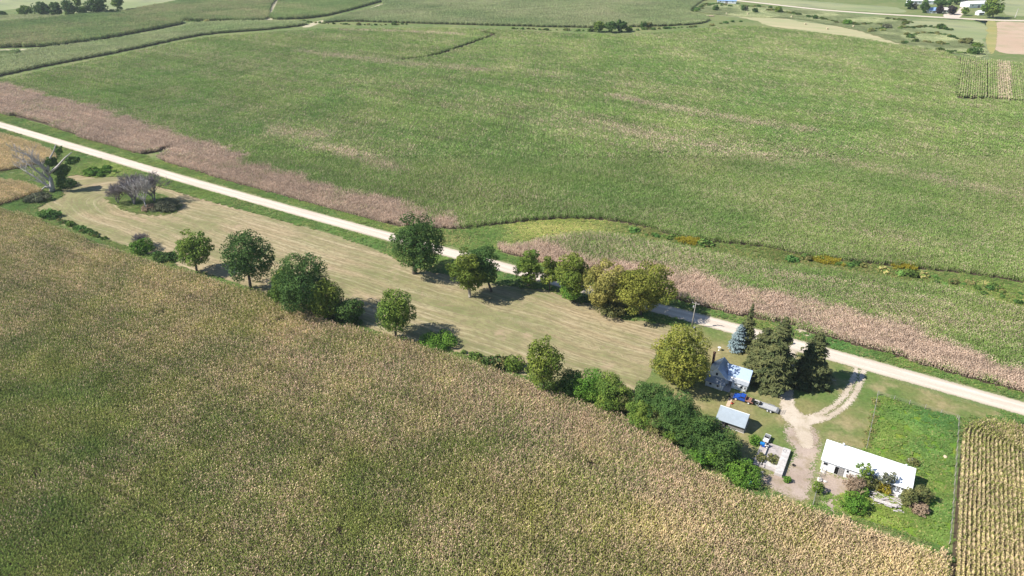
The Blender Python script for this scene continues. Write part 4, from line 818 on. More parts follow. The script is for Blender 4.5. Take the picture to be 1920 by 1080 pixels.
for bx, m, lb in [((1336, 1348, 9, 20), 'leaf_dark', 'dark creek bush below the blue roofed shed'), ((1389, 1397, 8, 21), 'leaf_dark', 'narrow dark creek bush right of the blue roofed shed'), ((1396, 1404, 12, 21), 'leaf_grey', 'small grey creek bush beside the narrow dark one'), ((1411, 1422, 14, 24), 'leaf_dark', 'round dark creek bush near the bales'),
        ((1453, 1466, 11, 24), 'leaf_mid', 'leafy creek bush close to the far road'), ((1524, 1534, 28, 36), 'leaf_dark', 'small dark creek bush in the open meadow'), ((1580, 1598, 37, 46), 'leaf_bright', 'bright creek bush left of the bend'), ((1818, 1842, 89, 103), 'leaf_dark', 'largest creek bush at the field corner'),
        ((1812, 1826, 91, 101), 'leaf_mid', 'lighter creek bush left of the largest one'), ((1798, 1822, 72, 82), 'leaf_olive', 'olive creek bush up the bend'), ((1822, 1842, 80, 88), 'leaf_mid', 'green creek bush right of the bend'), ((1652, 1672, 45, 53), 'leaf_grey', 'grey creek bush at the tip of the meander'), ((1701, 1716, 64, 72), 'leaf_dark', 'dark creek bush over the water bend')]:
    bush('creek_bush', lb, bx, M[m], CB, nl=12, flat=.9)
FY = 'trees around the far farmstead'
for bx, by, m, lb in [((1697, 1712, -2, 17), (1704, 17), 'leaf_dark', 'dark tree at the left end of the far farmstead'), ((1709, 1722, 5, 17), (1715, 17), 'leaf_grey', 'small grey tree second from the left at the far farmstead'), ((1727, 1743, -4, 24), (1735, 24), 'leaf_dark', 'tall tree left of the far farmhouse'), ((1752, 1782, -4, 12), (1766, 14), 'leaf_dark', 'tree behind the far farmhouse'),
        ((1753, 1770, 10, 25), (1761, 25), 'leaf_plum', 'reddish dark tree in front of the far farmhouse'), ((1777, 1795, 8, 27), (1786, 27), 'leaf_plum', 'round purple dark tree beside the far farm lane'), ((1783, 1804, -6, 6), (1794, 8), 'leaf_dark', 'dark tree behind the far farm lane'), ((1803, 1817, 12, 28), (1809, 29), 'leaf_mid', 'light green tree right of the far farm lane'), ((1844, 1880, -8, 33), (1862, 34), 'leaf_mid', 'huge tree at the right end of the far farmstead')]:
    tree('farmstead_tree', lb, bx, by, M[m], FY, nl=20)
# creek banks and other brush one could not count
T_BRUSH = bpy.data.collections.new('brush_tile')
for i in range(4):
    R_ = np.random.default_rng(60 + i); Qb, rb, lb_, _ = foliage(np.array([0, 0, .9]), 2.4, 1.1, R_, nl=9, leaf=.55, dens=7, lobe=.5)
    T_BRUSH.objects.link(bpy.data.objects.new('brush_tile', np_mesh('brush_tile', Qb.reshape(-1, 3), 4, np.arange(len(Qb) * 4), {'r': np.repeat(rb, 4), 'q': np.repeat(lb_, 4)}, M['tuft'])))
def brush(name, lines, label, step=2.2, dark=.8, keep=.85, size=.8):
    R = np.random.default_rng(len(label)); P = []
    for l, wd in lines:
        g = smooth_line(ground(l), 10); L = np.concatenate([[0], np.cumsum(np.hypot(*np.diff(g, axis=0).T))])
        s = np.arange(0, L[-1], step); p = np.column_stack([np.interp(s, L, g[:, 0]), np.interp(s, L, g[:, 1])]); P.append(p + R.normal(0, wd, p.shape))
    P = np.concatenate(P); n = len(P)
    k_ = R.random(n) < keep; P = P[k_]; n = len(P); q = size * R.lognormal(0, .45, n)
    return scatter(name, P, R.uniform(0, 6.28, n), T_BRUSH, .08 + .6 * (R.random(n) < .35), R.random(n) * .6, R.uniform(dark * .6, dark * 1.4, n), label, 'brush', q * R.uniform(.7, 1.1, n), q)
brush('creek_brush', [([(1690, 82), (1706, 79), (1730, 79), (1760, 82), (1775, 84)], 1.6), ([(1702, 70), (1712, 65), (1740, 63), (1775, 67), (1810, 78), (1838, 86)], 1.6), ([(1683, 53), (1700, 52), (1740, 51), (1780, 56), (1790, 58)], 1.4), ([(1628, 60), (1645, 57), (1665, 50), (1650, 46), (1620, 46), (1580, 44), (1530, 33), (1505, 31)], 2), ([(1660, 36), (1690, 38), (1704, 41), (1690, 48)], 1.6), ([(1440, 20), (1480, 24), (1500, 29)], 2), ([(1395, 13), (1420, 13), (1450, 16)], 2), ([(1720, 95), (1770, 97), (1810, 100)], 2.5), ([(1300, 22), (1320, 12), (1340, 8), (1370, 12)], 3)], 'dark scrub lining the winding far creek', 1.5, dark=.75, keep=.9, size=.62)
brush('field_edge_brush', [([(560, 40), (620, 45), (700, 47), (760, 46)], 1.2), ([(960, 54), (1040, 57), (1110, 59)], 1), ([(1190, 57), (1260, 53), (1310, 50)], 1), ([(225, 27), (300, 36), (400, 41), (470, 40)], 1.0), ([(1330, 48), (1370, 42), (1390, 40)], 1.5)], 'low weeds along the distant corn field edges', 3.0, dark=.9, size=.6)
brush('waterway_brush', [([(1700, 514), (1780, 528), (1850, 540), (1920, 556)], 2.2), ([(1800, 536), (1870, 552), (1925, 570)], 2.0), ([(1480, 482), (1600, 499), (1700, 510)], 1.2), ([(1180, 434), (1260, 448), (1330, 460)], 1.2)], 'scrubby weeds in the grassy waterway', 1.5, dark=1.0, keep=.8, size=.5)
brush('hedgerow_weeds', [([(90, 405), (140, 425), (200, 452)], .5), ([(285, 480), (330, 494)], 1), ([(560, 575), (680, 608)], .8), ([(1040, 742), (1180, 780), (1260, 815), (1330, 862)], 1.3), ([(860, 655), (900, 674), (940, 690)], .5), ([(1395, 895), (1360, 880)], 1)], 'low weeds under the hedgerow', 1.1, dark=.85, size=.55)
T_GOLD = tileset('flower_tile', 3, 1.4, 3, .35, 6, .6, .3, .09, M['leaf_gold'], tassel=0, spacing=.4)
for l, lb in [([(1284, 452), (1292, 454), (1300, 455)], 'yellow flowering weeds left of centre in the waterway'), ([(1536, 488), (1548, 490), (1562, 492)], 'brightest yellow flower patch in the waterway'), ([(1686, 500), (1698, 501), (1706, 502)], 'small yellow flower patch furthest right in the waterway')]:
    R_ = np.random.default_rng(len(lb)); g = smooth_line(ground(l), 5); P = np.repeat(g, 7, 0) + R_.normal(0, 1.3, (len(g) * 7, 2)); n = len(P)
    scatter('goldenrod', P, R_.uniform(0, 6, n), T_GOLD, np.zeros(n), np.zeros(n), np.ones(n), lb, 'flowers', R_.uniform(1.4, 2.6, n))
# ------------------------------------------------------------------ buildings
M['white_wall'] = plain('white_siding', (.80, .81, .82), .6, .06, 2, .3, dirt=(.55, .53, .48, 1))
M['white_metal'] = plain('white_roof_metal', (.82, .83, .84), .45, .04, .8, .4)
M['shade_blue_roof'] = plain('shade_blue_metal_roof', (.35, .44, .58), .38, .06, 2.5, .5, .45)  # light grey metal; blue of the shaded roof is put into its base colour
M['grey_roof'] = plain('grey_roll_roof', (.30, .32, .35), .8, .1, 2, .2)
M['steel_roof'] = plain('steel_roof', (.30, .35, .395), .5, .07, .7, .4)
M['grey_boards'] = plain('weathered_boards', (.27, .26, .25), .9, .4, 5, .1, dirt=(.12, .11, .10, 1))
M['glass'] = plain('dark_glass', (.02, .023, .03), .15, .1, 1, .5)
M['dark'] = plain('opening_shade', (.015, .015, .015), .9, .1, 1, .1)  # near-black panels on solid walls; shade inside openings put into colour
M['trim'] = plain('white_trim', (.78, .78, .77), .5, .05, 2, .3)
M['brick'] = plain('brown_brick', (.16, .085, .06), .9, .3, 4, .1)
M['concrete'] = plain('concrete', (.40, .36, .335), .9, .15, 1.2, .15, dirt=(.34, .28, .25, 1), bump=.02)
M['pale_concrete'] = plain('pale_concrete', (.50, .47, .45), .85, .2, 1.2, .2, dirt=(.5, .47, .43, 1))
M['wood'] = plain('grey_wood', (.36, .33, .29), .9, .3, 5, .1)
M['boards'] = plain('fallen_boards', (.46, .42, .40), .9, .3, 4, .1)
M['tan_wood'] = plain('tan_wood', (.55, .42, .30), .85, .2, 4, .15)
M['blue_paint'] = plain('blue_paint', (.015, .07, .36), .3, .1, 2, .5)
M['bright_blue'] = plain('bright_blue', (.02, .22, .60), .4, .1, 2, .4)
M['rust'] = plain('rusty_bed', (.30, .15, .11), .85, .25, 3, .2)
M['black'] = plain('black_rubber', (.02, .02, .02), .8, .2, 3, .2)
M['steel'] = plain('grey_steel', (.30, .31, .32), .5, .15, 2, .4, .3)
M['deck'] = plain('trailer_deck', (.42, .42, .41), .75, .15, 3, .2)
M['white_paint'] = plain('white_paint', (.75, .75, .74), .4, .06, 2, .4)
M['red'] = plain('red_plastic', (.60, .05, .03), .4, .1, 2, .4)
M['stone'] = plain('pale_stone', (.60, .55, .50), .9, .2, 2, .1)
M['hay_bale'] = plain('straw', (.50, .42, .28), .95, .2, 3, .05)
M['blue_roof'] = plain('blue_roof', (.25, .38, .62), .5, .1, 1, .3)
M['tree_shade_roof'] = plain('tree_shade_roof', (.12, .12, .13), .8, .2, 1, .2)
M['wire'] = plain('wire', (.22, .21, .20), .6, .1, 1, .3)
def window(parent, face, x0, x1, z0, z1, y, sash=True):
    """frame and pane let into a wall of plane y facing -y (face 'front')"""
    f = MB(); t = .09; yo = y - .05
    f.box(x0 - t, x1 + t, yo, y + .02, z0 - t, z0); f.box(x0 - t, x1 + t, yo, y + .02, z1, z1 + t); f.box(x0 - t, x0, yo, y + .02, z0, z1); f.box(x1, x1 + t, yo, y + .02, z0, z1)
    o = f.build('window', M['trim'], parent); p = MB(); p.box(x0, x1, y - .012, y + .015, z0, z1); p.build('pane', M['glass'], o); return o
def house():
    C = at(1399, 737); r = empty('house', (C[0], C[1], 0), RA); tag(r, 'small white house with pale roof, front gable and lean-to additions beside the big spruce', 'house')
    w_ = MB()
    w_.prism([(1.3, 0), (5.15, 0), (5.15, 3.05), (3.2, 5.2), (1.3, 3.05)], 'x', -5.75, -.12)              # right wing, ridge along the road
    w_.prism([(.22, 0), (1.3, 0), (1.3, 2.72), (.22, 2.12)], 'x', -4.05, -.14)                              # its lean-to
    w_.prism([(-10.4, 0), (-5.752, 0), (-5.752, 3.0), (-8.1, 5.2), (-10.4, 3.0)], 'y', -.62, 5.2)           # cross gable
    w_.prism([(-2.25, 0), (-.622, 0), (-.622, 2.6), (-2.25, 1.74)], 'x', -10.38, -5.77)                    # its front lean-to
    w_.build('wall', M['white_wall'], r)
    f = MB(); t = .14
    f.slab((-5.5, 1.05, 3.0), (.12, 1.05, 3.0), (.12, 3.2, 5.36), (-6.6, 3.2, 5.36), t); f.slab((-6.4, 3.2, 5.36), (.12, 3.2, 5.36), (.12, 5.45, 2.86), (-5.5, 5.45, 2.86), t)
    f.slab((-8.1, -.9, 5.4), (-5.45, -.9, 2.88), (-5.45, 5.5, 2.88), (-8.1, 5.5, 5.4), t); f.slab((-10.72, -.9, 2.88), (-8.1, -.9, 5.4), (-8.1, 5.5, 5.4), (-10.72, 5.5, 2.88), t)
    roof = f.build('roof', M['shade_blue_roof'], r)
    rt = MB()
    rt.slab((-8.1, -.97, 5.43), (-5.42, -.97, 2.90), (-5.42, -.905, 2.90), (-8.1, -.905, 5.43), .2); rt.slab((-10.75, -.97, 2.90), (-8.1, -.97, 5.43), (-8.1, -.905, 5.43), (-10.75, -.905, 2.90), .2)
    rt.build('trim', M['trim'], roof); rt = MB()
    rt.slab((-5.5, .97, 2.93), (.14, .97, 2.93), (.14, 1.045, 3.02), (-5.5, 1.045, 3.02), .2); rt.build('trim', M['trim'], roof)
    ch = MB(); ch.box(-11.05, -10.45, 4.55, 5.05, 0, 6.3); ch.box(-11.12, -10.38, 4.48, 5.12, 6.3, 6.45); ch.build('chimney', M['brick'], roof)
    lr = MB(); lr.slab((-4.1, -.08, 2.22), (.12, -.08, 2.22), (.12, 1.28, 2.86), (-4.1, 1.28, 2.86), .1); lr.build('lean_to_roof', M['grey_roof'], r)
    pr_ = MB(); pr_.slab((-5.7, -.02, 2.26), (-4.12, -.02, 2.26), (-4.12, 1.28, 2.9), (-5.7, 1.28, 2.9), .1); pr_.box(-5.6, -5.48, .08, .2, 0, 2.16); pr_.build('porch_roof', M['white_metal'], r)
    wr = MB(); wr.slab((-10.6, -2.55, 1.78), (-5.6, -2.55, 1.78), (-5.6, -.64, 2.76), (-10.6, -.64, 2.76), .1); wr.build('lean_to_roof', M['grey_roof'], r)
    for a in [(-9.35, -8.75, .75, 1.35, -2.25), (-7.35, -6.8, .75, 1.35, -2.25), (-8.4, -7.85, 3.15, 3.95, -.62), (-1.75, -1.2, .7, 1.6, .22), (-.75, -.35, .8, 1.6, .22), (-3.3, -2.7, 1.25, 1.65, .22)]: window(r, 'front', *a)
    d = MB(); d.box(-5.05, -4.25, 1.235, 1.29, .1, 2.05); dr = d.build('door', M['grey_boards'], r); h_ = MB(); h_.box(-4.42, -4.36, 1.17, 1.234, 1.0, 1.1); h_.build('handle', M['steel'], dr)
    st = MB(); st.box(-5.7, -3.9, -2.1, .2, 0, .12); st.box(-5.3, -4.0, .2, 1.22, 0, .25); st.build('step', M['concrete'], r)
house()
def shed():
    C = at(1394, 813); r = empty('shed', (C[0], C[1], 0), RA); tag(r, 'weathered grey board shed with a smooth blue grey metal roof', 'shed')
    w_ = MB(); w_.prism([(.1, .15), (4.75, .15), (4.75, 2.35), (2.85, 3.7), (.1, 2.25)], 'x', -6.85, -.05)
    wl = w_.build('wall', M['grey_boards'], r)
    b = MB(); R = random.Random(4)
    for i in range(27):
        x = -6.83 + i * .25
        if not -4.7 < x < -4.0: b.box(x, x + .05, .06, .098, .16, 2.1)
    for i in range(18): b.box(-.049, -.01, .2 + i * .25, .25 + i * .25, .16, 2.2)
    b.build('batten', M['wood'], wl)
    f = MB(); f.slab((-7.05, -.65, 2.12), (.12, -.65, 2.12), (.12, 2.85, 3.92), (-7.05, 2.85, 3.92), .06); f.slab((-7.05, 2.86, 3.92), (.12, 2.86, 3.92), (.12, 5.0, 2.35), (-7.05, 5.0, 2.35), .06)
    rf = f.build('roof', M['steel_roof'], r); c = MB(); c.tube([(-7.07, 2.855, 3.93), (.14, 2.855, 3.93)], .07, 6); c.build('ridge_cap', M['white_metal'], rf)
    d = MB(); d.box(-4.72, -4.0, .055, .099, .2, 1.75); d.build('doorway_shade', M['dark'], r)
    s = MB(); s.box(-6.95, .05, -.05, .098, 0, .15); s.box(-6.95, .05, .1, 4.85, 0, .15); s.build('footing', M['pale_concrete'], r)
shed()
def long_shed():
    C = at(1709.7, 919.7, 3); r = empty('long_shed', (C[0], C[1], 0), RA); tag(r, 'long low livestock shed with a bright white single slope metal roof', 'shed')
    w_ = MB(); w_.prism([(.35, 0), (6.0, 0), (6.0, 4.0), (.35, 2.85)], 'x', -18.2, -.25); w_.build('wall', M['white_wall'], r)
    f = MB(); f.slab((-18.55, -.05, 2.98), (.12, -.05, 2.98), (.12, 6.2, 4.28), (-18.55, 6.2, 4.28), .09)
    for i in range(24): x = -18.4 + i * .8; f.slab((x, -.05, 3.01), (x + .05, -.05, 3.01), (x + .05, 6.2, 4.31), (x, 6.2, 4.31), .03)
    rf = f.build('roof', M['white_metal'], r)
    v_ = MB(); v_.lathe([(.16, 4.0), (.16, 4.75), (.24, 4.76), (.24, 4.85), (.05, 4.95)], 12, (-14.9, 5.9)); v_.build('vent', M['white_metal'], rf)
    v_ = MB(); v_.lathe([(.14, 4.0), (.14, 4.6), (.2, 4.61), (.2, 4.68), (.05, 4.75)], 12, (-1.9, 5.95)); v_.build('vent', M['white_metal'], rf)
    tr = MB(); tr.box(-18.55, .12, 6.21, 6.27, 4.0, 4.26); tr.build('fascia', M['steel'], rf)
    window(r, 'front', -17.8, -16.9, 1.6, 2.3, .35)
    d = MB(); d.box(-15.3, -14.5, .33, .349, .1, 2.2); d.build('doorway_shade', M['dark'], r)
    d = MB(); d.box(-14.45, -13.4, .27, .33, .05, 2.3); dd = d.build('door', M['grey_boards'], r); h_ = MB(); h_.box(-14.4, -14.3, .22, .268, 1.1, 1.25); h_.build('handle', M['steel'], dd)
    d = MB(); d.box(-12.9, -12.45, .31, .349, 1.6, 2.2); d.build('hatch', M['dark'], r)
    for i in range(6): window(r, 'front', -5.3 + i * .85, -4.75 + i * .85, 2.0, 2.5, .35)
    e = MB(); [e.box(-4.8 + i * 1.1, -4.6 + i * 1.1, .1, .3, 0, 2.8) for i in range(5)]; e.build('post', M['grey_boards'], r)
long_shed()
def slab_ruin():
    C = at(1466, 894); r = empty('concrete_slab', (C[0], C[1], 0), RA); tag(r, 'roofless concrete foundation slab with a raised white strip along one side', 'foundation')
    b = MB(); b.box(-6.7, -1.72, .6, 9.7, 0, .28); b.build('floor', M['concrete'], r)
    b = MB(); b.box(-1.7, 0, -.25, 9.2, 0, .85); b.build('raised_strip', M['pale_concrete'], r, bevel=.03)
    b = MB(); b.box(-5.1, -4.95, 1.0, 8.6, .28, .75); b.build('curb_wall', M['pale_concrete'], r)
    b = MB(); b.box(-4.7, -1.72, 1.6, 2.6, .28, .44); b.box(-4.9, -3.2, 2.62, 4.4, .28, .34); b.build('low_pad', M['pale_concrete'], r)
    b = MB(); b.tube([(-1.2 + .35 * math.cos(a), 8 + .5 * math.sin(a), .88) for a in np.linspace(0, 5.6, 12)], .05, 5); b.build('pipe_loop', M['steel'], r)
slab_ruin()
for i, (x_, y_, a_, L_, lb) in enumerate([(1420, 858, .3, 2.2, 'grey board lying across the left part of the concrete slab'), (1432, 872, 1.2, 1.8, 'short board near the front edge of the concrete slab'), (1446, 842, -.4, 2.4, 'long loose board near the far end of the concrete slab'), (1424, 884, .1, 2.0, 'fallen board in the dirt before the concrete slab')]):
    C = at(x_, y_, .3); b = MB(); b.box(-L_ / 2, L_ / 2, -.16, .16, 0, .06); o = b.build('board', M['boards'], None); o.location = (C[0], C[1], .29 if i < 1 or i == 2 else .45 if i == 1 else .04); o.rotation_euler = (0, 0, a_); tag(o, lb, 'board', 'loose boards around the concrete slab')
# ------------------------------------------------------------------ vehicles
def wheel(parent, x, y, r_, wd, name='wheel'):
    t = MB(); t.wheel(x, y, r_, r_, wd, 18); o = t.build(name, M['black'], parent, bevel=.02); h_ = MB(); h_.wheel(x, y, r_, r_ * .58, wd + .03, 14); h_.build('rim', M['white_paint'], o); return o
TC = at(1374, 752); TA = RA - math.radians(1.5)
def truck():
    r = empty('pickup_truck', (TC[0], TC[1], 0), TA); tag(r, 'bright blue pickup truck with a rusty flatbed hitched to a trailer', 'truck')
    y0, y1 = .75, 2.55
    b = MB(); b.prism([(-.3, .42), (2.75, .42), (2.75, 1.12), (2.72, 1.15), (1.05, 1.12), (-.1, 1.02), (-.32, .9)], 'y', y0, y1); body = b.build('body', M['blue_paint'], r, bevel=.05, smooth=False)
    b = MB(); b.prism([(.95, 1.15), (2.74, 1.15), (2.62, 1.72), (1.5, 1.74)], 'y', y0 + .1, y1 - .1); cab = b.build('cab', M['blue_paint'], r, bevel=.05)
    g_ = MB(); g_.slab((1.02, y0 + .22, 1.22), (1.46, y0 + .25, 1.70), (1.46, y1 - .25, 1.70), (1.02, y1 - .22, 1.22), .02); g_.build('windscreen', M['glass'], cab)
    g_ = MB(); g_.prism([(1.3, 1.24), (2.58, 1.24), (2.52, 1.62), (1.6, 1.62)], 'y', y0 + .085, y0 + .115); g_.prism([(1.3, 1.24), (2.58, 1.24), (2.52, 1.62), (1.6, 1.62)], 'y', y1 - .115, y1 - .085); g_.box(2.68, 2.71, y0 + .3, y1 - .3, 1.25, 1.62); g_.build('side_window', M['glass'], cab)
    for y in (y0 + .12, y1 - .42): l_ = MB(); l_.box(-.36, -.3, y, y + .3, .72, .9); l_.build('headlight', M['white_paint'], r)
    b = MB(); b.box(-.45, -.33, y0 - .02, y1 + .02, .42, .62); b.build('bumper', M['steel'], r)
    b = MB(); b.box(-.02, .9, y0 + .5, y1 - .5, 1.13, 1.17); b.build('bonnet_scoop', M['blue_paint'], body)
    b = MB(); b.box(2.82, 4.85, y0 - .12, y1 + .12, .82, .94); bed = b.build('flatbed', M['rust'], r)
    b = MB(); b.box(2.80, 2.88, y0, y1, .945, 1.7); [b.box(2.95 + i * .4, 3.0 + i * .4, y0 - .1, y1 + .1, .942, .965) for i in range(5)]; b.build('headboard', M['rust'], bed)
    b = MB(); b.box(4.3, 4.86, y0 + .1, y1 - .1, .945, 1.25); b.build('toolbox', M['black'], r)
    for x in (.5, 3.75):
        for y in (y0 + .08, y1 - .08): wheel(r, x, y, .38, .24)
    for y in (y0 - .1, y1 + .1): m = MB(); m.box(1.12, 1.24, y - .08, y + .08, 1.15, 1.32); m.build('mirror', M['black'], r)
truck()
def trailer():
    r = empty('trailer', (TC[0], TC[1], 0), TA - math.radians(.5)); tag(r, 'grey flatbed car trailer with two axles and a dark ramp gate', 'trailer')
    b = MB(); b.box(6.2, 10.6, .75, 2.65, .55, .66); b.build('deck', M['deck'], r)
    f = MB(); f.box(6.1, 11.0, .66, .748, .5, .78); f.box(6.1, 11.0, 2.652, 2.74, .5, .78); f.box(6.05, 6.198, .66, 2.74, .5, .9); f.tube([(5.0, 1.7, .5), (6.15, .9, .52)], .06, 5); f.tube([(5.0, 1.7, .5), (6.15, 2.5, .52)], .06, 5); f.build('frame', M['steel'], r)
    d = MB(); d.slab((10.6, .75, .66), (11.25, .75, .38), (11.25, 2.65, .38), (10.6, 2.65, .66), .08); d.build('dovetail', M['steel'], r)
    g_ = MB()
    for i in range(9): y = .75 + i * .2375; g_.tube([(11.25, y, .4), (11.45, y, 1.5)], .03, 4)
    for z in (.5, .95, 1.5): g_.tube([(11.25 + (z - .4) * .18, .75, z), (11.25 + (z - .4) * .18, 2.65, z)], .035, 4)
    g_.build('ramp_gate', M['black'], r)
    for x in (8.7, 9.5):
        for y in (.5, 2.9): wheel(r, x, y, .36, .22)
    for y in (.5, 2.9): m = MB(); m.box(8.3, 9.9, y - .14, y + .14, .76, .80); m.build('mudguard', M['steel'], r)
    j = MB(); j.box(6.25, 6.75, 1.2, 2.2, .665, 1.1); j.build('winch_box', M['black'], r)
trailer()
def mower():
    C = at(1432.5, 836, .3); r = empty('garden_tractor', (C[0], C[1], .282), RA + .15); tag(r, 'bright blue garden tractor parked on the far end of the concrete slab', 'tractor')
    b = MB(); b.box(-.95, .1, -.32, .32, .35, .85); b.build('hood', M['bright_blue'], r, bevel=.06)
    b = MB(); b.box(.1, 1.0, -.45, .45, .38, .62); b.build('body', M['white_paint'], r, bevel=.04)
    b = MB(); b.box(.35, .85, -.25, .25, .63, .75); b.box(.75, .88, -.25, .25, .75, 1.15); b.build('seat', M['black'], r, bevel=.03)
    b = MB(); b.tube([(.05, 0, .8), (.22, 0, 1.1)], .03, 5); b.lathe([(.2, 1.1), (.22, 1.12), (.2, 1.14)], 12, (.24, 0)); b.build('steering_wheel', M['black'], r)
    for x, y, q in ((-.7, .45, .22), (-.7, -.45, .22), (.6, .55, .34), (.6, -.55, .34)): wheel(r, x, y, q, .22)
    b = MB(); b.box(-.45, .25, -.62, .62, .12, .3); b.build('mower_deck', M['blue_paint'], r, bevel=.03)
mower()
def cart():
    C = at(1437.5, 823.5, .5); r = empty('box_trailer', (C[0], C[1], 0), RA + math.radians(90 - 3)); tag(r, 'small white open box trailer with a dark load beside the concrete slab', 'trailer')
    b = MB(); b.box(-1.2, 1.2, -.6, .6, .5, .58); b.build('floor', M['steel'], r)
    b = MB(); b.box(-1.2, 1.2, -.65, -.602, .5, 1.1); b.box(-1.2, 1.2, .602, .65, .5, 1.1); b.box(-1.25, -1.202, -.65, .65, .5, 1.1); b.box(1.202, 1.25, -.65, .65, .5, 1.15); b.build('side_board', M['white_paint'], r)
    b = MB(); b.box(-1.15, -.2, -.55, .55, .585, 1.0); b.build('tailgate_panel', M['white_paint'], r, bevel=.02)
    b = MB(); b.box(.0, .6, -.5, .5, .585, .8); b.build('load', M['black'], r, bevel=.05); b = MB(); b.box(.62, 1.15, -.5, .5, .585, 1.12); b.build('crate', M['steel'], r, bevel=.03)
    for y in (-.78, .78): wheel(r, -.2, y, .33, .2)
    b = MB(); b.tube([(-1.2, 0, .5), (-2.0, 0, .45)], .04, 5); b.build('drawbar', M['black'], r)
cart()
# ------------------------------------------------------------------ yard objects
def ground_box(name, label, cat, p, mat, dims, rz=0, bevel=0):
    C = at(*p); b = MB(); x, y, z = dims; b.box(-x / 2, x / 2, -y / 2, y / 2, .03, z); o = b.build(name, mat, None, bevel); o.location = (C[0], C[1], 0); o.rotation_euler = (0, 0, RA + rz); return tag(o, label, cat)
o = ground_box('boardwalk', 'tan plank walkway between the white house and the grey shed', 'walkway', (1369, 750), M['tan_wood'], (.95, 6.2, .1), .06)
for i in range(8): b = MB(); b.box(-.47, .47, -3.05 + i * .77, -2.36 + i * .77, .101, .125); b.build('plank', M['tan_wood'], o)
def red_mower():
    C = at(1372.5, 757); r = empty('push_mower', (C[0], C[1], 0), .5); tag(r, 'small red push mower on the grass beside the plank walkway', 'mower')
    b = MB(); b.box(-.3, .3, -.25, .25, .1, .32); b.build('deck', M['red'], r, bevel=.04); b = MB(); b.lathe([(.16, .32), (.16, .48), (.1, .52)], 10); b.build('engine', M['black'], r)
    for x in (-.25, .25):
        for y in (-.28, .28): w2 = MB(); w2.wheel(x, y, .1, .1, .06, 12); w2.build('wheel', M['black'], r)
    b = MB(); b.tube([(.25, -.2, .3), (.9, -.2, .9), (.9, .2, .9), (.25, .2, .3)], .02, 5); b.build('handle', M['red'], r)
red_mower()
def bin_():
    C = at(1367, 748.5); r = empty('barbecue', (C[0], C[1], .13), .3); tag(r, 'black kettle barbecue standing on the plank walkway', 'barbecue')
    b = MB(); b.lathe([(.05, .45), (.26, .55), (.3, .72), (.28, .85), (.12, 1.0), (.02, 1.02)], 14); b.build('bowl', M['black'], r, smooth=True)
    for k in range(3): b = MB(); a = k * 2.1; b.tube([(.1 * math.cos(a), .1 * math.sin(a), .5), (.35 * math.cos(a), .35 * math.sin(a), 0)], .02, 5); b.build('leg', M['steel'], r)
bin_()
def path_strip():
    a = TC[:2] + U * 2.75 + V * 3.4; b_ = TC[:2] + U * 8.5 + V * 3.2; g_ = MB(); d = b_ - a; L = np.hypot(*d)
    g_.box(0, L, -.28, .28, .02, .09); o = g_.build('concrete_path', M['pale_concrete']); o.location = (a[0], a[1], 0); o.rotation_euler = (0, 0, math.atan2(d[1], d[0])); tag(o, 'narrow pale concrete strip lying behind the truck and trailer', 'path')
path_strip()
def birdbath():
    C = at(1348, 657); r = empty('bird_bath', tuple(C)); tag(r, 'white pedestal bird bath on the front lawn behind the house', 'bird bath')
    b = MB(); b.lathe([(.3, .0), (.22, .1), (.1, .25), (.1, .8), (.18, .88)], 12); b.build('pedestal', M['white_paint'], r, smooth=True)
    b = MB(); b.lathe([(.1, .88), (.45, .98), (.48, 1.06), (.42, 1.05), (.1, .95)], 16); b.build('basin', M['white_paint'], r, smooth=True)
birdbath()
def pole():
    C = at(1296.5, 614.5); r = empty('utility_pole', tuple(C), RA); tag(r, 'tall grey wooden utility pole with transformer beside the gravel road', 'utility pole')
    b = MB(); b.tube([(0, 0, 0), (.1, 0, 4.5), (.22, 0, 9.2)], [.17, .14, .1], 9); b.build('pole', M['wood'], r, smooth=True)
    b = MB(); b.box(-.9, 1.3, -.06, .06, 8.55, 8.68); ca = b.build('crossarm', M['wood'], r)
    for x in (-.8, .2, 1.2): i_ = MB(); i_.lathe([(.03, 8.68), (.06, 8.75), (.04, 8.85), (.06, 8.9)], 8, (x, 0)); i_.build('insulator', M['white_paint'], ca)
    b = MB(); b.lathe([(.2, 6.9), (.24, 6.95), (.24, 7.7), (.1, 7.8)], 12, (-.28, 0)); b.build('transformer', M['steel'], r, smooth=True)
    b = MB(); b.lathe([(.05, 0), (.05, 2.2)], 6, (.25, .1)); b.build('conduit', M['steel'], r)
    g_ = MB(); g_.box(.6, 1.05, -.3, .3, 0, .5); g_.build('meter_box', M['steel'], r)
pole()
def fence(name, label, pts, step=3.2, ph=1.35, wires=(.4, .8, 1.15), post='wood', mesh=False):
    g_ = smooth_line(ground(pts), 5); L = np.concatenate([[0], np.cumsum(np.hypot(*np.diff(g_, axis=0).T))]); n = max(2, int(L[-1] / step) + 1); s = np.linspace(0, L[-1], n)
    P = np.column_stack([np.interp(s, L, g_[:, 0]), np.interp(s, L, g_[:, 1])]); o0 = P[0]; r = empty(name, (o0[0], o0[1], 0)); tag(r, label, 'fence'); R = random.Random(n)
    base = None
    for i, p in enumerate(P):
        d = p - o0
        if base is None: b = MB(); b.tube([(0, 0, 0), (0, 0, ph)], [.08, .07], 7); base = b.build('post', M[post], r); c = base
        else: c = base.copy(); link(c, r)
        c.location = (d[0], d[1], 0); c.rotation_euler = (R.uniform(-.06, .06), R.uniform(-.06, .06), R.uniform(0, 6)); c.scale = (1, 1, R.uniform(.85, 1.12))
    b = MB()
    for z in wires: b.tube([(p[0] - o0[0], p[1] - o0[1], z) for p in P], .018, 4)
    b.build('wire', M['wire'], r)
    return r
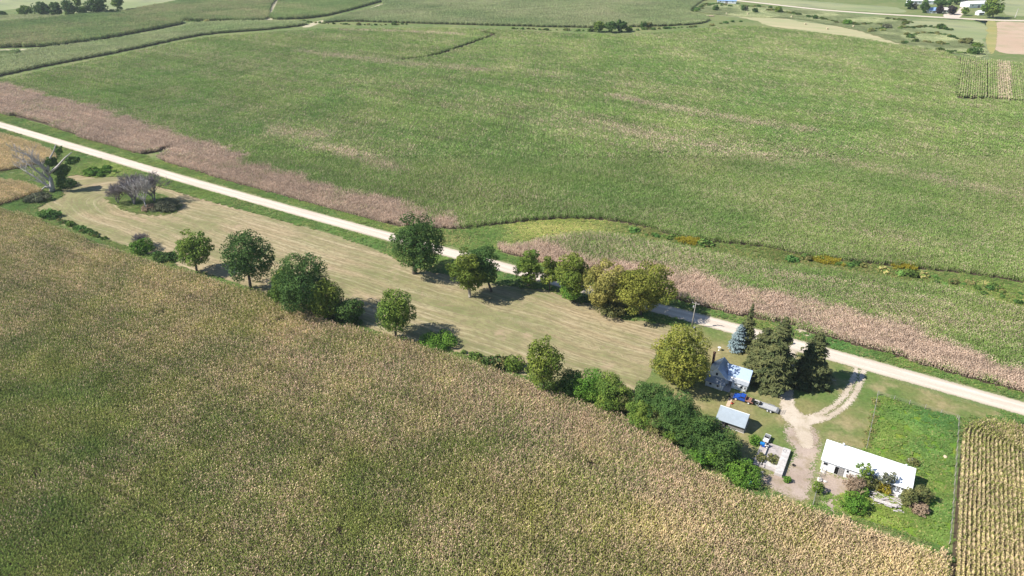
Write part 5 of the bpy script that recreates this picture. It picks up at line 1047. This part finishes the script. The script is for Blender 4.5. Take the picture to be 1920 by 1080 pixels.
fence('pasture_fence', 'wire fence with pale posts between the mown lawn and the weedy pasture', [(1645, 741), (1641, 762), (1634, 795), (1624, 842)])
fence('pasture_fence', 'wire fence along the road side of the weedy pasture', [(1648, 741), (1700, 757), (1760, 774), (1794, 785)])
fence('pasture_fence', 'wire fence between the weedy pasture and the corner corn rows', [(1797, 787), (1793, 850), (1788, 920), (1783, 985), (1779, 1021)])
fence('yard_fence', 'short wire fence running from the long shed to the gate', [(1541, 884), (1534, 905), (1530, 922)], 1.8)
tufts('fence_line_grass', [(1643, 740), (1646, 742), (1637, 790), (1625, 843), (1622, 842), (1634, 790)], 'pale dry grass along the lawn side pasture fence', tallk=.9, keep=.7, attr=lambda P: (np.full(len(P), .7), np.full(len(P), .5), np.full(len(P), .85)), S=.8)
def gate():
    A = at(1530, 922)[:2]; B = at(1524, 947)[:2]; d = B - A; L = float(np.hypot(*d)); r = empty('cattle_gate', (A[0], A[1], 0), math.atan2(d[1], d[0])); tag(r, 'dark barred metal cattle gate at the corner of the dirt barnyard', 'gate')
    b = MB()
    for z in (.25, .5, .75, 1.0, 1.3): b.tube([(0, 0, z), (L, 0, z)], .03, 5)
    for i in range(5): b.tube([(L * i / 4, 0, .2), (L * i / 4, 0, 1.32)], .03, 5)
    b.build('bar', M['steel'], r)
    for x in (-.12, L + .12): p_ = MB(); p_.tube([(x, 0, 0), (x, 0, 1.6)], .09, 7); p_.build('post', M['wood'], r)
gate()
# rubble and debris
def rubble():
    C = at(1660, 938); R = random.Random(8); r = empty('collapsed_pen', tuple(C), RA); tag(r, 'collapsed pen of broken concrete and fallen grey boards before the long shed', 'rubble')
    b = MB()
    for i in range(34):
        x, y = R.uniform(-3.2, 3.0), R.uniform(-2.2, 2.4); L = R.uniform(.9, 2.6); a = R.gauss(.1, .35); z = .1 + R.random() * .5; dx, dy = math.cos(a) * L / 2, math.sin(a) * L / 2; w_ = R.uniform(.08, .2); nx_, ny_ = -math.sin(a) * w_, math.cos(a) * w_; t_ = R.uniform(-.12, .12)
        b.slab((x - dx - nx_, y - dy - ny_, z - t_), (x + dx - nx_, y + dy - ny_, z + t_), (x + dx + nx_, y + dy + ny_, z + t_), (x - dx + nx_, y - dy + ny_, z - t_), .05)
    b.build('board', M['boards'], r)
    b = MB(); b.box(-2.6, 2.3, -1.0, 1.6, 0, .12); b.build('slab', M['concrete'], r)
    b = MB(); b.slab((-2.2, -2.2, .75), (2.2, -1.9, .75), (2.2, -1.2, .9), (-2.2, -1.5, .9), .08); b.box(-2.2, -2.1, -1.9, -1.6, 0, .7); b.box(2.0, 2.1, -1.8, -1.4, 0, .7); b.build('fallen_roof', M['boards'], r)
rubble()
def tank():
    C = at(1684, 930); r = empty('water_tank', tuple(C), RA + .6); tag(r, 'white square tank beside the collapsed pen', 'tank'); b = MB(); b.box(-.6, .6, -.55, .55, .12, 1.15); b.build('tank', M['white_paint'], r, bevel=.08); b = MB(); b.lathe([(.2, 1.15), (.2, 1.22), (.02, 1.23)], 10); b.build('lid', M['black'], r); b = MB(); b.box(-.65, .65, -.6, .6, 0, .12); b.build('pallet', M['wood'], r)
tank()
def lump(name, label, cat, p, size, mat, seed, flat=.6):
    R = np.random.default_rng(seed); bm = bmesh.new(); bmesh.ops.create_icosphere(bm, subdivisions=2, radius=1)
    for v in bm.verts: k = 1 + R.normal(0, .11); v.co = Vector((v.co.x * k * size, v.co.y * k * size * .8, max(v.co.z * k, -.2) * size * flat))
    me = bpy.data.meshes.new(name); bm.to_mesh(me); bm.free(); me.materials.append(mat); o = link(bpy.data.objects.new(name, me)); C = at(*p); o.location = (C[0], C[1], size * .12); o.rotation_euler = (0, 0, seed); return tag(o, label, cat)
lump('boulder', 'largest pale boulder at the corner of the long shed yard', 'boulder', (1537, 900), .75, M['stone'], 1)
lump('boulder', 'pale rock between the boulder and the shed corner', 'boulder', (1543, 885), .6, M['stone'], 2)
lump('boulder', 'flat pale rock right of the largest boulder', 'boulder', (1547, 903), .5, M['stone'], 3, .35)
lump('boulder', 'white stone in the pasture behind the long shed', 'boulder', (1707, 865), .8, M['white_paint'], 4, .8)
lump('tree_stump', 'tan stump in the bright pasture weeds near the corn fence', 'stump', (1772, 857), .6, M['tan_wood'], 5, .5)
def logs():
    C = at(1546, 712); R = random.Random(2); r = empty('log_pile', tuple(C), RA); tag(r, 'fallen grey limbs lying on the lawn inside the looping driveway', 'log pile')
    b = MB()
    for i in range(9):
        x, y, a, L = R.uniform(-1.6, 1.6), R.uniform(-.6, .6), R.gauss(.15, .35), R.uniform(1.2, 3.0); z = .12 + .08 * (i % 3); b.tube([(x - math.cos(a) * L / 2, y - math.sin(a) * L / 2, z), (x, y, z + .08), (x + math.cos(a) * L / 2, y + math.sin(a) * L / 2, z + .05)], [.12, .1, .05], 6)
    b.build('log', M['dead_wood'], r)
logs()
def old_tyre(p, lab, r_=.38):
    C = at(*p); b = MB(); n = 14; pth = [(math.cos(2 * math.pi * k / n) * r_ * .7, math.sin(2 * math.pi * k / n) * r_ * .7, .14) for k in range(n + 1)]; b.tube(pth, .12, 7); o = b.build('tyre', M['black'], smooth=True); o.location = (C[0], C[1], .03); tag(o, lab, 'tyre')
old_tyre((1488, 873), 'black tyre lying in the dirt right of the concrete slab')
C = at(1406, 907.5); b = MB(); b.lathe([(.28, 0), (.3, .05), (.3, .82), (.28, .87), (.02, .87)], 14); o = b.build('barrel', M['bright_blue'], smooth=True); o.location = tuple(C); tag(o, 'blue barrel under the bush at the corn edge', 'barrel')
# ------------------------------------------------------------------ far farmstead, creek shed, bales
def far_building(label, p, ang, L, Wd, hw, hr, wall, roof, name='farm_building', cat='building', door=True):
    C = at(*p); r = empty(name, tuple(C), ang); tag(r, label, cat)
    b = MB(); b.prism([(-Wd / 2, 0), (Wd / 2, 0), (Wd / 2, hw), (0, hr), (-Wd / 2, hw)], 'x', -L / 2, L / 2); b.build('wall', wall, r)
    k = (hr - hw) / (Wd / 2); f = MB(); e = .5
    f.slab((-L / 2 - e, -Wd / 2 - e, hw - k * e + .2), (L / 2 + e, -Wd / 2 - e, hw - k * e + .2), (L / 2 + e, 0, hr + .2), (-L / 2 - e, 0, hr + .2), .18); f.slab((-L / 2 - e, 0, hr + .2), (L / 2 + e, 0, hr + .2), (L / 2 + e, Wd / 2 + e, hw - k * e + .2), (-L / 2 - e, Wd / 2 + e, hw - k * e + .2), .18); f.build('roof', roof, r)
    if door: d = MB(); d.box(-1.4, 1.4, -Wd / 2 - .06, -Wd / 2 - .01, 0, min(2.8, hw - .3)); d.build('door', M['grey_boards'], r)
    for x in (-L * .33, L * .33): w2 = MB(); w2.box(x - .6, x + .6, -Wd / 2 - .05, -Wd / 2 - .01, hw * .45, hw * .75); w2.build('window', M['glass'], r)
    return r
far_building('far white barn roof at the left of the distant farmstead', (1713, 7), -.1, 14, 10, 4, 6.5, M['white_wall'], M['white_metal'])
far_building('wide white roofed machine shed behind the distant farmhouse', (1748, 7), -.1, 17, 11, 4, 6.2, M['white_wall'], M['white_metal'])
far_building('distant farmhouse with a blue grey roof half behind a tree', (1748, 24), -.1, 11, 8, 3, 5.5, M['white_wall'], M['blue_roof'], 'farmhouse', 'house')
far_building('small pink white annex right of the distant farmhouse', (1768, 23), -.1, 9, 7, 3, 5, M['trim'], M['stone'], 'farmhouse', 'house')
far_building('largest white shed of the distant farmstead, right of the lane', (1826, 13), .2, 26, 14, 4.5, 6.5, M['white_wall'], M['white_metal'])
far_building('little white outbuilding close to the far road', (1836, 28), .1, 6, 6, 3, 4.6, M['white_wall'], M['white_metal'], 'outbuilding', 'shed')
far_building('dark building standing for the shadow of trees at the top of the distant farmstead', (1798, 3), 0, 15, 10, 3.5, 6, M['grey_boards'], M['tree_shade_roof'])  # dark building stands for the shadow of trees, painted as its roof colour
far_building('long blue roofed shed by the creek at the top of the view', (1362, 5.5), -.25, 22, 8, 3, 4.6, M['white_wall'], M['blue_roof'])
def bale(p, lab, mat='hay_bale'):
    C = at(*p); b = MB(); b.wheel(0, 0, .85, .85, 1.5, 20); o = b.build('hay_bale', M[mat], None, bevel=.08); o.location = tuple(C); o.rotation_euler = (0, 0, RA + p[0]); tag(o, lab, 'hay bale', 'round bales on the far cut hay field')
bale((1362, 27), 'round bale at the far left of the cut hay field'); bale((1402, 27.5), 'white looking round bale below the narrow creek bushes'); bale((1484, 33), 'round bale upper middle of the far cut hay field'); bale((1510, 46), 'round bale lower middle of the far cut hay field'); bale((1600, 51), 'round bale at the right of the far cut hay field'); bale((1551, 55), 'tiny lone round bale on the lower edge of the cut hay field')
C = at(1903, 33); r = empty('utility_pole', tuple(C)); tag(r, 'distant pale pole by the far road at the upper right', 'utility pole'); b = MB(); b.tube([(0, 0, 0), (.6, 0, 9)], [.3, .2], 7); b.build('pole', M['stone'], r); b = MB(); b.box(-.6, 1.6, -.1, .1, 8.2, 8.4); b.build('crossarm', M['stone'], r)
C = at(1331, 31); b = MB(); b.prism([(-5, 0), (5, 0), (4, 1.2), (-4, 1.2)], 'y', -1.2, 1.2); o = b.build('straw_stack', M['leaf_gold_solid'] if 'leaf_gold_solid' in M else M['tan_wood'], None, bevel=.2); o.location = tuple(C); tag(o, 'low orange tan stack on the ground by the creek bushes', 'stack')
# ------------------------------------------------------------------ air
hz = MB(); hz.box(-1500, 1500, -300, 1900, -1.5, 135); ho = hz.build('haze', M['wire']); hm = bpy.data.materials.new('haze'); hm.use_nodes = True
for n_ in list(hm.node_tree.nodes):
    if n_.type != 'OUTPUT_MATERIAL': hm.node_tree.nodes.remove(n_)
pv = hm.node_tree.nodes.new('ShaderNodeVolumePrincipled'); pv.inputs['Color'].default_value = (.80, .88, .95, 1); pv.inputs['Density'].default_value = 0.00008; pv.inputs['Anisotropy'].default_value = .2
hm.node_tree.links.new(pv.outputs[0], [n_ for n_ in hm.node_tree.nodes if n_.type == 'OUTPUT_MATERIAL'][0].inputs['Volume'])
ho.data.materials.clear(); ho.data.materials.append(hm); tag(ho, 'faint bluish summer haze over the distant fields', 'haze', None, 'stuff')
